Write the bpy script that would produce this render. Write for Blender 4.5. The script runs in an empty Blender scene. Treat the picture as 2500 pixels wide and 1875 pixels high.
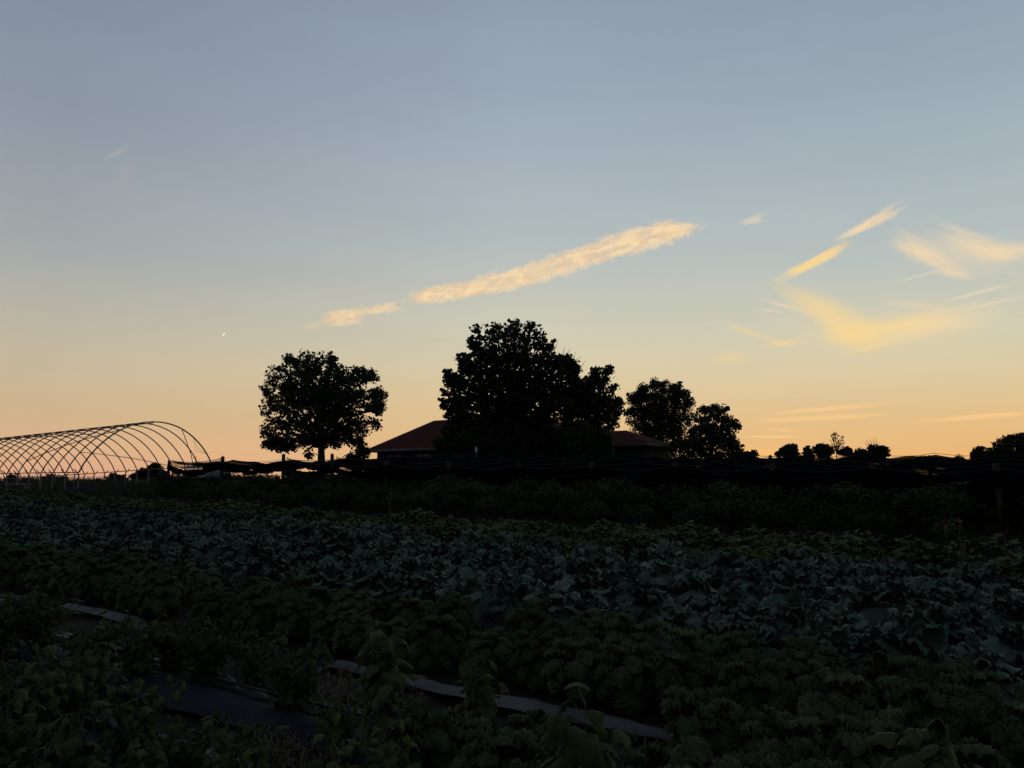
import bpy, math, random
import numpy as np
from mathutils import Vector

SC = bpy.context.scene
COL = SC.collection
R = math.radians
F_PX, CX, CY, HOR = 1878.0, 1250.0, 937.5, 1187.0
CAM_Z = 1.7
PITCH = math.atan((HOR - CY) / F_PX)
D_ = (0.826, -0.564)          # row direction (to the right and nearer)
N_ = (0.564, 0.826)           # across the rows, going away

# ------------------------------------------------------------------ terrain
def sst(a, b, x):
    t = min(1.0, max(0.0, (x - a) / (b - a)))
    return t * t * (3 - 2 * t)

def uv2xy(u, v):
    return (D_[0] * u + N_[0] * v, D_[1] * u + N_[1] * v)

def xy2uv(x, y):
    return (D_[0] * x + D_[1] * y, N_[0] * x + N_[1] * y)

def T(x, y):
    u, v = xy2uv(x, y)
    z = 0.036 * min(max(y, -12.0), 62.0)
    z += 0.03 * min(max(v - 19.0, 0.0), 14.0) * sst(-36, -22, u)
    r = math.hypot(x, y)
    return z * (1.0 - sst(66, 135, r))

def ray(px, py):
    a = (px - CX) / F_PX; b = (CY - py) / F_PX
    return (a, math.cos(PITCH) - b * math.sin(PITCH), math.sin(PITCH) + b * math.cos(PITCH))

def at(px, py, Y):
    d = ray(px, py); s = Y / d[1]
    return Vector((d[0] * s, Y, CAM_Z + d[2] * s))

def on_ground(px, py, h=0.0):
    d = ray(px, py); lo, hi = 1.0, 200.0
    f = lambda Y: CAM_Z + d[2] / d[1] * Y - T(d[0] / d[1] * Y, Y) - h
    Y = 1.0; step = 0.02
    while Y < 120 and f(Y) > 0: Y += step
    return (d[0] / d[1] * Y, Y)

# ------------------------------------------------------------------ mesh helpers
class MB:
    def __init__(s): s.v = []; s.f = []
    def add(s, vs, fs):
        o = len(s.v)
        s.v.extend(tuple(map(float, p)) for p in vs)
        s.f.extend(tuple(int(i) + o for i in f) for f in fs)
    def box(s, c, d, rz=0.0, top=(1, 1)):
        cs, sn = math.cos(rz), math.sin(rz); vs = []
        for z in (-1, 1):
            for x, y in ((-1, -1), (1, -1), (1, 1), (-1, 1)):
                k = top if z > 0 else (1, 1)
                a, b = x * d[0] / 2 * k[0], y * d[1] / 2 * k[1]
                vs.append((c[0] + a * cs - b * sn, c[1] + a * sn + b * cs, c[2] + z * d[2] / 2))
        s.add(vs, [(3, 2, 1, 0), (4, 5, 6, 7), (0, 1, 5, 4), (1, 2, 6, 5), (2, 3, 7, 6), (3, 0, 4, 7)])
    def tube(s, pts, rad, n=6, caps=True):
        pts = [Vector(p) for p in pts]
        if not hasattr(rad, '__len__'): rad = [rad] * len(pts)
        vs = []; fs = []
        up = Vector((0, 0, 1))
        for i, p in enumerate(pts):
            t = (pts[min(i + 1, len(pts) - 1)] - pts[max(i - 1, 0)])
            if t.length < 1e-9: t = Vector((0, 0, 1))
            t.normalize()
            a = t.cross(up)
            if a.length < 1e-3: a = t.cross(Vector((1, 0, 0)))
            a.normalize(); b = t.cross(a)
            rr = rad[i]
            ra, rb = (rr if hasattr(rr, '__len__') else (rr, rr))
            for k in range(n):
                q = 2 * math.pi * k / n
                vs.append(p + a * (math.cos(q) * ra) + b * (math.sin(q) * rb))
        for i in range(len(pts) - 1):
            for k in range(n):
                k2 = (k + 1) % n
                fs.append((i * n + k, i * n + k2, (i + 1) * n + k2, (i + 1) * n + k))
        if caps:
            fs.append(tuple(range(n - 1, -1, -1)))
            m = (len(pts) - 1) * n
            fs.append(tuple(m + k for k in range(n)))
        s.add(vs, fs)
    def mesh(s, name, mat, smooth=False):
        me = bpy.data.meshes.new(name)
        me.from_pydata(s.v, [], s.f)
        me.materials.append(mat)
        if smooth: me.polygons.foreach_set('use_smooth', [True] * len(me.polygons))
        me.update()
        return me
    def build(s, name, mat, parent=None, smooth=False, loc=None):
        o = bpy.data.objects.new(name, s.mesh(name, mat, smooth))
        COL.objects.link(o)
        if parent: o.parent = parent
        if loc: o.location = loc
        return o

def np_mesh(name, V, Fq, mat, smooth=False):
    me = bpy.data.meshes.new(name)
    nv, nf, k = len(V), len(Fq), Fq.shape[1]
    me.vertices.add(nv); me.vertices.foreach_set('co', V.astype(np.float32).ravel())
    me.loops.add(nf * k); me.loops.foreach_set('vertex_index', Fq.astype(np.int32).ravel())
    me.polygons.add(nf)
    me.polygons.foreach_set('loop_start', np.arange(0, nf * k, k, dtype=np.int32))
    me.polygons.foreach_set('loop_total', np.full(nf, k, dtype=np.int32))
    if smooth: me.polygons.foreach_set('use_smooth', np.ones(nf, dtype=bool))
    me.materials.append(mat); me.update(calc_edges=True); me.validate()
    return me

def obj(name, me, parent=None, loc=(0, 0, 0), rz=0.0, sc=1.0):
    o = bpy.data.objects.new(name, me); COL.objects.link(o)
    o.location = loc; o.rotation_euler = (0, 0, rz); o.scale = (sc, sc, sc)
    if parent: o.parent = parent
    return o

def empty(name, loc, rz=0.0, sc=1.0):
    o = bpy.data.objects.new(name, None); COL.objects.link(o)
    o.location = loc; o.rotation_euler = (0, 0, rz); o.scale = (sc, sc, sc)
    o.empty_display_size = 0.2
    return o

def tag(o, label=None, cat=None, group=None, kind=None):
    if label: o['label'] = label
    if cat: o['category'] = cat
    if group: o['group'] = group
    if kind: o['kind'] = kind
    return o

def copy_tree(root, loc, rz, sc):
    c = root.copy(); COL.objects.link(c)
    c.location = loc; c.rotation_euler = (0, 0, rz); c.scale = (sc, sc, sc)
    for ch in root.children:
        d = ch.copy(); COL.objects.link(d); d.parent = c
    return c

# ------------------------------------------------------------------ materials
def lin(c):
    return tuple(((x / 255) / 12.92 if x / 255 <= 0.04045 else ((x / 255 + 0.055) / 1.055) ** 2.4) for x in c)

def base_mat(name):
    m = bpy.data.materials.new(name); m.use_nodes = True
    return m, m.node_tree.nodes, m.node_tree.links, m.node_tree.nodes['Principled BSDF']

def noise_mat(name, c1, c2, scale=6, rough=0.8, spec=0.3, bump=0.0, bscale=30, detail=5, stretch=(1, 1, 1), metal=0.0):
    m, N, L, P = base_mat(name)
    tc = N.new('ShaderNodeTexCoord'); mp = N.new('ShaderNodeMapping'); mp.inputs['Scale'].default_value = stretch
    nz = N.new('ShaderNodeTexNoise'); nz.inputs['Scale'].default_value = scale; nz.inputs['Detail'].default_value = detail
    rp = N.new('ShaderNodeValToRGB')
    rp.color_ramp.elements[0].position = 0.32; rp.color_ramp.elements[1].position = 0.68
    rp.color_ramp.elements[0].color = (*c1, 1); rp.color_ramp.elements[1].color = (*c2, 1)
    L.new(tc.outputs['Object'], mp.inputs['Vector']); L.new(mp.outputs[0], nz.inputs['Vector'])
    L.new(nz.outputs['Fac'], rp.inputs['Fac']); L.new(rp.outputs['Color'], P.inputs['Base Color'])
    P.inputs['Roughness'].default_value = rough; P.inputs['Specular IOR Level'].default_value = spec
    P.inputs['Metallic'].default_value = metal
    if bump:
        n2 = N.new('ShaderNodeTexNoise'); n2.inputs['Scale'].default_value = bscale; n2.inputs['Detail'].default_value = 6
        b = N.new('ShaderNodeBump'); b.inputs['Strength'].default_value = bump; b.inputs['Distance'].default_value = 0.03
        L.new(mp.outputs[0], n2.inputs['Vector']); L.new(n2.outputs['Fac'], b.inputs['Height']); L.new(b.outputs[0], P.inputs['Normal'])
    return m

def leaf_mat(name, c1, c2, rough=0.5, spec=0.3, trans=0.15, scale=9, bump=0.0, bscale=60, third=None):
    """two leaf colours mixed by a noise and by the plant itself"""
    m, N, L, P = base_mat(name)
    tc = N.new('ShaderNodeTexCoord'); oi = N.new('ShaderNodeObjectInfo')
    nz = N.new('ShaderNodeTexNoise'); nz.inputs['Scale'].default_value = scale; nz.inputs['Detail'].default_value = 4
    L.new(tc.outputs['Object'], nz.inputs['Vector'])
    ad = N.new('ShaderNodeMath'); ad.operation = 'MULTIPLY_ADD'; ad.inputs[1].default_value = 0.5; 
    sb = N.new('ShaderNodeMath'); sb.operation = 'ADD'; sb.inputs[1].default_value = -0.25
    L.new(oi.outputs['Random'], ad.inputs[0]); L.new(nz.outputs['Fac'], sb.inputs[0]); L.new(sb.outputs[0], ad.inputs[2])
    rp = N.new('ShaderNodeValToRGB')
    rp.color_ramp.elements[0].position = 0.3; rp.color_ramp.elements[1].position = 0.75
    rp.color_ramp.elements[0].color = (*c1, 1); rp.color_ramp.elements[1].color = (*c2, 1)
    if third:
        e = rp.color_ramp.elements.new(0.93); e.color = (*third, 1)
    L.new(ad.outputs[0], rp.inputs['Fac']); L.new(rp.outputs['Color'], P.inputs['Base Color'])
    P.inputs['Roughness'].default_value = rough; P.inputs['Specular IOR Level'].default_value = spec
    if bump:
        n2 = N.new('ShaderNodeTexNoise'); n2.inputs['Scale'].default_value = bscale; n2.inputs['Detail'].default_value = 3
        b = N.new('ShaderNodeBump'); b.inputs['Strength'].default_value = bump; b.inputs['Distance'].default_value = 0.01
        L.new(tc.outputs['Object'], n2.inputs['Vector']); L.new(n2.outputs['Fac'], b.inputs['Height']); L.new(b.outputs[0], P.inputs['Normal'])
    tr = N.new('ShaderNodeBsdfTranslucent'); L.new(rp.outputs['Color'], tr.inputs['Color'])
    mx = N.new('ShaderNodeMixShader'); mx.inputs[0].default_value = trans
    out = N['Material Output']
    L.new(P.outputs[0], mx.inputs[1]); L.new(tr.outputs[0], mx.inputs[2]); L.new(mx.outputs[0], out.inputs['Surface'])
    return m

M = {}
M['soil'] = noise_mat('soil', (0.014, 0.010, 0.008), (0.034, 0.025, 0.020), 3.0, 0.95, 0.1, 0.8, 25)
M['bark'] = noise_mat('bark', (0.020, 0.016, 0.012), (0.05, 0.04, 0.03), 4, 0.9, 0.1, 0.6, 18, stretch=(3, 3, 0.6))
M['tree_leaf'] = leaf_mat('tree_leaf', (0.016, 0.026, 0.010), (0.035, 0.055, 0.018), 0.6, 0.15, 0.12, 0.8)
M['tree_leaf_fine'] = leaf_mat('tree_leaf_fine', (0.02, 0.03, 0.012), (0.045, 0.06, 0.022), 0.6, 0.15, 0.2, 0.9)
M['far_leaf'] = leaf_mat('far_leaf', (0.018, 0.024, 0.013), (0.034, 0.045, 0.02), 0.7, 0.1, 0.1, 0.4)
M['cabbage'] = leaf_mat('cabbage', (0.044, 0.078, 0.054), (0.098, 0.150, 0.106), 0.6, 0.15, 0.08, 3.0, 0.5, 55, third=(0.085, 0.085, 0.04))
M['kale'] = leaf_mat('kale', (0.036, 0.054, 0.022), (0.078, 0.100, 0.042), 0.7, 0.1, 0.08, 6.0, 0.5, 95)
M['bean'] = leaf_mat('bean', (0.030, 0.042, 0.013), (0.068, 0.080, 0.025), 0.7, 0.1, 0.15, 5.0, 0.3, 80)
M['yellow_green'] = leaf_mat('yellow_green', (0.036, 0.060, 0.012), (0.075, 0.105, 0.020), 0.65, 0.12, 0.15, 3.0)
M['berry'] = leaf_mat('berry', (0.030, 0.046, 0.022), (0.056, 0.080, 0.036), 0.8, 0.03, 0.12, 2.0)
M['stem'] = noise_mat('stem', (0.03, 0.045, 0.02), (0.06, 0.075, 0.035), 10, 0.6, 0.2)
M['straw'] = noise_mat('straw', (0.045, 0.033, 0.018), (0.11, 0.085, 0.048), 12, 0.8, 0.2)
M['grass'] = leaf_mat('grass', (0.02, 0.03, 0.012), (0.05, 0.06, 0.025), 0.6, 0.2, 0.15, 2.0)
M['post'] = noise_mat('post', (0.03, 0.025, 0.02), (0.08, 0.066, 0.05), 5, 0.9, 0.15, 0.4, 22, stretch=(4, 4, 0.5))
M['white'] = noise_mat('white_paint', (0.36, 0.37, 0.39), (0.52, 0.52, 0.53), 2, 0.6, 0.3)
M['steel'] = noise_mat('galvanised_steel', (0.10, 0.09, 0.085), (0.2, 0.18, 0.16), 4, 0.55, 0.4, metal=0.4)
M['fascia'] = noise_mat('fascia', (0.12, 0.10, 0.092), (0.19, 0.16, 0.148), 1.5, 0.6, 0.3)
M['house_wall'] = noise_mat('house_wall', (0.035, 0.03, 0.027), (0.06, 0.052, 0.046), 2, 0.85, 0.2)
M['glass'] = noise_mat('window_glass', (0.015, 0.017, 0.02), (0.03, 0.034, 0.04), 1, 0.12, 0.5)
M['film'] = noise_mat('dark_film', (0.009, 0.010, 0.018), (0.018, 0.019, 0.032), 2.5, 0.65, 0.06, 0.5, 9)
M['strip'] = noise_mat('pale_film', (0.028, 0.028, 0.027), (0.095, 0.093, 0.088), 2.2, 0.6, 0.15, 0.4, 16)
M['hose'] = noise_mat('black_hose', (0.008, 0.008, 0.009), (0.016, 0.016, 0.017), 4, 0.5, 0.3)
M['board'] = noise_mat('pale_board', (0.2, 0.2, 0.21), (0.32, 0.32, 0.33), 3, 0.7, 0.2)

def roof_mat():
    m, N, L, P = base_mat('red_roof')
    tc = N.new('ShaderNodeTexCoord'); mp = N.new('ShaderNodeMapping')
    br = N.new('ShaderNodeTexBrick'); br.inputs['Scale'].default_value = 1.0
    br.inputs['Brick Width'].default_value = 0.5; br.inputs['Row Height'].default_value = 0.14
    br.inputs['Mortar Size'].default_value = 0.008
    br.inputs['Color1'].default_value = (0.10, 0.027, 0.023, 1); br.inputs['Color2'].default_value = (0.07, 0.020, 0.018, 1)
    br.inputs['Mortar'].default_value = (0.045, 0.02, 0.018, 1)
    cx = N.new('ShaderNodeSeparateXYZ'); cb = N.new('ShaderNodeCombineXYZ'); ad = N.new('ShaderNodeMath'); ad.operation = 'ADD'
    L.new(tc.outputs['Object'], cx.inputs[0])
    L.new(cx.outputs[0], ad.inputs[0]); L.new(cx.outputs[1], ad.inputs[1]); L.new(ad.outputs[0], cb.inputs[0]); L.new(cx.outputs[2], cb.inputs[1])
    L.new(cb.outputs[0], br.inputs['Vector']); L.new(br.outputs['Color'], P.inputs['Base Color'])
    P.inputs['Roughness'].default_value = 0.95; P.inputs['Specular IOR Level'].default_value = 0.04
    return m
M['roof'] = roof_mat()

def net_mat(name, thin):
    """woven black netting: threads with open gaps between them"""
    m, N, L, P = base_mat(name)
    P.inputs['Roughness'].default_value = 0.85; P.inputs['Specular IOR Level'].default_value = 0.0
    tc = N.new('ShaderNodeTexCoord'); nz = N.new('ShaderNodeTexNoise'); nz.inputs['Scale'].default_value = 1.2; nz.inputs['Detail'].default_value = 4
    L.new(tc.outputs['Object'], nz.inputs['Vector'])
    rp = N.new('ShaderNodeValToRGB'); rp.color_ramp.elements[0].color = (0.003, 0.003, 0.004, 1); rp.color_ramp.elements[1].color = (0.007, 0.007, 0.0085, 1)
    rp.color_ramp.elements[0].position = 0.3; rp.color_ramp.elements[1].position = 0.7
    L.new(nz.outputs['Fac'], rp.inputs['Fac']); L.new(rp.outputs['Color'], P.inputs['Base Color'])
    if thin:
        mpr = N.new('ShaderNodeMapRange'); mpr.inputs['From Min'].default_value = 0.35; mpr.inputs['From Max'].default_value = 0.65
        mpr.inputs['To Min'].default_value = thin[0]; mpr.inputs['To Max'].default_value = thin[1]
        L.new(nz.outputs['Fac'], mpr.inputs['Value'])
        tr = N.new('ShaderNodeBsdfTransparent'); mx = N.new('ShaderNodeMixShader')
        L.new(mpr.outputs[0], mx.inputs[0]); L.new(P.outputs[0], mx.inputs[1]); L.new(tr.outputs[0], mx.inputs[2])
        L.new(mx.outputs[0], N['Material Output'].inputs['Surface'])
    return m
M['net'] = net_mat('netting', (0.0, 0.05))
M['net_open'] = net_mat('open_netting', (0.3, 0.55))
M['net_fold'] = net_mat('gathered_netting', None)

# ------------------------------------------------------------------ camera
cam = bpy.data.cameras.new('camera'); co = bpy.data.objects.new('camera', cam); COL.objects.link(co)
co.location = (0, 0, CAM_Z); co.rotation_euler = (math.pi / 2 + PITCH, 0, 0)
cam.sensor_width = 36; cam.lens = F_PX / 2500 * 36; cam.clip_end = 20000; cam.clip_start = 0.05
SC.camera = co

# ------------------------------------------------------------------ sky
SUN_AZ = R(17)                                    # to the right of straight ahead
def azel(px, py):
    d = Vector(ray(px, py)).normalized()
    return math.atan2(d.x, d.y), math.asin(d.z)

def make_world():
    w = bpy.data.worlds.new('World'); SC.world = w; w.use_nodes = True
    nt = w.node_tree; N, L = nt.nodes, nt.links
    bg = N['Background']
    tc = N.new('ShaderNodeTexCoord'); sp = N.new('ShaderNodeSeparateXYZ'); L.new(tc.outputs['Generated'], sp.inputs[0])
    def math_(op, a, b=None, c=None, clamp=False):
        n = N.new('ShaderNodeMath'); n.operation = op; n.use_clamp = clamp
        for i, x in enumerate((a, b, c)):
            if x is None: continue
            if isinstance(x, (int, float)): n.inputs[i].default_value = x
            else: L.new(x, n.inputs[i])
        return n.outputs[0]
    az = math_('ARCTAN2', sp.outputs[0], sp.outputs[1])
    el = math_('ARCSINE', sp.outputs[2])
    elf = math_('MULTIPLY', el, 1 / R(90), clamp=True)
    def ramp(stops):
        r = N.new('ShaderNodeValToRGB'); cr = r.color_ramp; cr.interpolation = 'LINEAR'
        stops = sorted(stops)
        cr.elements[0].position = stops[0][0]; cr.elements[0].color = (*stops[0][1], 1)
        cr.elements[1].position = stops[-1][0]; cr.elements[1].color = (*stops[-1][1], 1)
        for p, c in stops[1:-1]:
            e = cr.elements.new(p); e.color = (*c, 1)
        L.new(elf, r.inputs['Fac']); return r.outputs['Color']
    cols = SKY_COLS
    zen = lin((78, 90, 104))
    outs = []
    for px, rows in cols:
        st = [(max(0.0, azel(px, y)[1] / R(90)), lin(c)) for y, c in rows]
        st += [(0.52, lin((110, 124, 144))), (0.68, lin((86, 100, 120))), (1.0, zen)]
        outs.append((azel(px, 1000)[0], ramp(st)))
    back = ramp([(0.0, lin((88, 88, 96))), (0.08, lin((108, 105, 110))), (0.2, lin((104, 112, 122))), (0.45, lin((86, 98, 112))), (1.0, zen)])
    def maprange(x, a, b, smooth=True):
        n = N.new('ShaderNodeMapRange'); n.interpolation_type = 'SMOOTHSTEP' if smooth else 'LINEAR'
        n.inputs['From Min'].default_value = a; n.inputs['From Max'].default_value = b
        L.new(x, n.inputs['Value']); return n.outputs['Result']
    def mix(f, a, b):
        n = N.new('ShaderNodeMix'); n.data_type = 'RGBA'
        if isinstance(f, float): n.inputs[0].default_value = f
        else: L.new(f, n.inputs[0])
        for i, x in ((6, a), (7, b)):
            if isinstance(x, tuple): n.inputs[i].default_value = (*x, 1)
            else: L.new(x, n.inputs[i])
        return n.outputs[2]
    c = outs[0][1]
    for (a0, _), (a1, o) in zip(outs[:-1], outs[1:]):
        c = mix(maprange(az, a0, a1, False), c, o)
    aaz = math_('ABSOLUTE', math_('SUBTRACT', az, R(5)))
    c = mix(maprange(aaz, R(42), R(125)), c, back)
    # the physical sky of the same sun tints the gradient a little
    sk = N.new('ShaderNodeTexSky'); sk.sky_type = 'NISHITA'; sk.sun_disc = False
    sk.sun_elevation = R(0.5); sk.sun_rotation = SUN_AZ; sk.dust_density = 2.0
    sm = N.new('ShaderNodeVectorMath'); sm.operation = 'SCALE'; sm.inputs['Scale'].default_value = 0.05
    L.new(sk.outputs[0], sm.inputs[0])
    c = mix(0.04, c, sm.outputs[0])
    # thin uneven haze layers
    hz = N.new('ShaderNodeCombineXYZ'); L.new(math_('MULTIPLY', az, 2.2), hz.inputs[0]); L.new(math_('MULTIPLY', el, 13.0), hz.inputs[1])
    hn = N.new('ShaderNodeTexNoise'); hn.inputs['Scale'].default_value = 1.3; hn.inputs['Detail'].default_value = 5; L.new(hz.outputs[0], hn.inputs['Vector'])
    hv = N.new('ShaderNodeVectorMath'); hv.operation = 'SCALE'; L.new(c, hv.inputs[0]); L.new(math_('ADD', 0.95, math_('MULTIPLY', hn.outputs['Fac'], 0.1)), hv.inputs['Scale'])
    c = hv.outputs[0]
    # ---- clouds: one node group, used once for each streak
    g = bpy.data.node_groups.new('cloud_streak', 'ShaderNodeTree')
    ins = ['az', 'el', 'caz', 'cel', 'cos', 'sin', 'iL', 'iW', 'taper', 'seed', 'soft', 'rag', 'sx', 'sy', 'tex', 'alpha']
    for n_ in ins: g.interface.new_socket(n_, in_out='INPUT', socket_type='NodeSocketFloat')
    
    for n_ in ('mask', 'az_next', 'el_next'): g.interface.new_socket(n_, in_out='OUTPUT', socket_type='NodeSocketFloat')
    GN, GL = g.nodes, g.links
    gi = GN.new('NodeGroupInput'); go = GN.new('NodeGroupOutput')
    I = {n_: gi.outputs[n_] for n_ in ins}
    def gm(op, a, b=None, c=None, clamp=False):
        n = GN.new('ShaderNodeMath'); n.operation = op; n.use_clamp = clamp
        for i, x in enumerate((a, b, c)):
            if x is None: continue
            if isinstance(x, (int, float)): n.inputs[i].default_value = x
            else: GL.new(x, n.inputs[i])
        return n.outputs[0]
    dx = gm('SUBTRACT', I['az'], I['caz']); dy = gm('SUBTRACT', I['el'], I['cel'])
    s = gm('ADD', gm('MULTIPLY', dx, I['cos']), gm('MULTIPLY', dy, I['sin']))
    t = gm('SUBTRACT', gm('MULTIPLY', dy, I['cos']), gm('MULTIPLY', dx, I['sin']))
    cb = GN.new('ShaderNodeCombineXYZ')
    GL.new(gm('MULTIPLY', s, I['sx']), cb.inputs[0]); GL.new(gm('MULTIPLY', t, I['sy']), cb.inputs[1]); GL.new(I['seed'], cb.inputs[2])
    nz = GN.new('ShaderNodeTexNoise'); nz.inputs['Scale'].default_value = 1.0; nz.inputs['Detail'].default_value = 4.5; nz.inputs['Roughness'].default_value = 0.55
    nz.inputs['Distortion'].default_value = 0.6
    GL.new(cb.outputs[0], nz.inputs['Vector'])
    S = gm('MULTIPLY', s, I['iL'])
    Tt = gm('DIVIDE', gm('MULTIPLY', t, I['iW']), gm('MAXIMUM', gm('ADD', 1.0, gm('MULTIPLY', S, I['taper'])), 0.15))
    d = gm('POWER', gm('ADD', gm('POWER', gm('ABSOLUTE', S), 3.0), gm('POWER', gm('ABSOLUTE', Tt), 3.0)), 0.3333)
    d2 = gm('ADD', d, gm('MULTIPLY', gm('SUBTRACT', nz.outputs['Fac'], 0.5), I['rag']))
    mr = GN.new('ShaderNodeMapRange'); mr.interpolation_type = 'SMOOTHSTEP'
    mr.inputs['From Min'].default_value = 1.0; GL.new(gm('SUBTRACT', 1.0, I['soft']), mr.inputs['From Max']); GL.new(d2, mr.inputs['Value'])
    tx = GN.new('ShaderNodeMapRange'); tx.inputs['From Min'].default_value = 0.3; tx.inputs['From Max'].default_value = 0.62
    GL.new(nz.outputs['Fac'], tx.inputs['Value'])
    tex = gm('ADD', gm('SUBTRACT', 1.0, I['tex']), gm('MULTIPLY', tx.outputs[0], I['tex']))
    GL.new(gm('MULTIPLY', gm('MULTIPLY', mr.outputs[0], tex), I['alpha'], clamp=True), go.inputs['mask'])
    # handing the direction on from streak to streak keeps the shader evaluating them one after the other
    tiny = gm('MULTIPLY', mr.outputs[0], 1e-7)
    GL.new(gm('ADD', I['az'], tiny), go.inputs['az_next']); GL.new(gm('ADD', I['el'], tiny), go.inputs['el_next'])
    azc, elc = az, el
    clear = {}                                       # per colour: how much sky still shows through
    for i, (px, py, hl, hw, ang, taper, col, alpha, soft, rag, fs, st, tex) in enumerate(CLOUDS):
        n = N.new('ShaderNodeGroup'); n.node_tree = g
        ca, ce = azel(px, py)
        a2, e2 = azel(px + 10 * math.cos(R(ang)), py - 10 * math.sin(R(ang)))
        th = math.atan2(e2 - ce, a2 - ca); k = math.hypot(a2 - ca, e2 - ce) / 10
        vals = dict(caz=ca, cel=ce, cos=math.cos(th), sin=math.sin(th), iL=1 / (hl * k), iW=1 / (hw * k), taper=taper,
                    seed=i * 3.7, soft=soft, rag=rag, sx=F_PX / fs / st, sy=F_PX / fs, tex=tex, alpha=alpha)
        for kk, vv in vals.items(): n.inputs[kk].default_value = vv
        L.new(azc, n.inputs['az']); L.new(elc, n.inputs['el']); azc, elc = n.outputs['az_next'], n.outputs['el_next']
        inv = math_('SUBTRACT', 1.0, n.outputs[0])
        clear[col] = math_('MULTIPLY', clear[col], inv) if col in clear else inv
    sc_ = N.new('ShaderNodeCombineXYZ'); L.new(math_('MULTIPLY', math_('ADD', az, math_('MULTIPLY', el, 0.4)), F_PX / 46), sc_.inputs[0]); L.new(math_('MULTIPLY', math_('SUBTRACT', el, math_('MULTIPLY', az, 0.3)), F_PX / 15), sc_.inputs[1])
    sn = N.new('ShaderNodeTexNoise'); sn.inputs['Scale'].default_value = 1.0; sn.inputs['Detail'].default_value = 4; sn.inputs['Distortion'].default_value = 0.8
    L.new(sc_.outputs[0], sn.inputs['Vector']); shade = maprange(sn.outputs['Fac'], .36, .6)
    for col, cl in clear.items():
        dk = tuple(x * k for x, k in zip(lin(col), (.86, .82, .84)))
        c = mix(math_('SUBTRACT', 1.0, cl), c, mix(shade, dk, lin(col)) if col == WARM else lin(col))
    L.new(c, bg.inputs['Color']); bg.inputs['Strength'].default_value = 1.0

SKY_COLS = [
 (100, [(0, (135, 147, 164)), (300, (147, 157, 169)), (600, (167, 173, 173)), (800, (192, 184, 165)), (900, (203, 187, 157)), (1000, (212, 183, 144)), (1100, (224, 179, 139)), (1185, (225, 168, 138))]),
 (1250, [(0, (147, 160, 178)), (300, (162, 175, 189)), (600, (184, 193, 193)), (800, (209, 205, 184)), (900, (221, 206, 170)), (1000, (228, 198, 149)), (1100, (233, 188, 133)), (1185, (237, 178, 121))]),
 (2400, [(0, (149, 164, 179)), (300, (166, 181, 190)), (600, (186, 196, 193)), (800, (213, 208, 181)), (900, (223, 205, 166)), (1000, (229, 195, 142)), (1085, (237, 188, 124)), (1185, (247, 177, 106))]),
]
WARM = (253, 220, 170); WARM2 = (252, 219, 172); YEL = (253, 216, 144); PALE = (240, 218, 184); HORI = (251, 204, 140)
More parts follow.
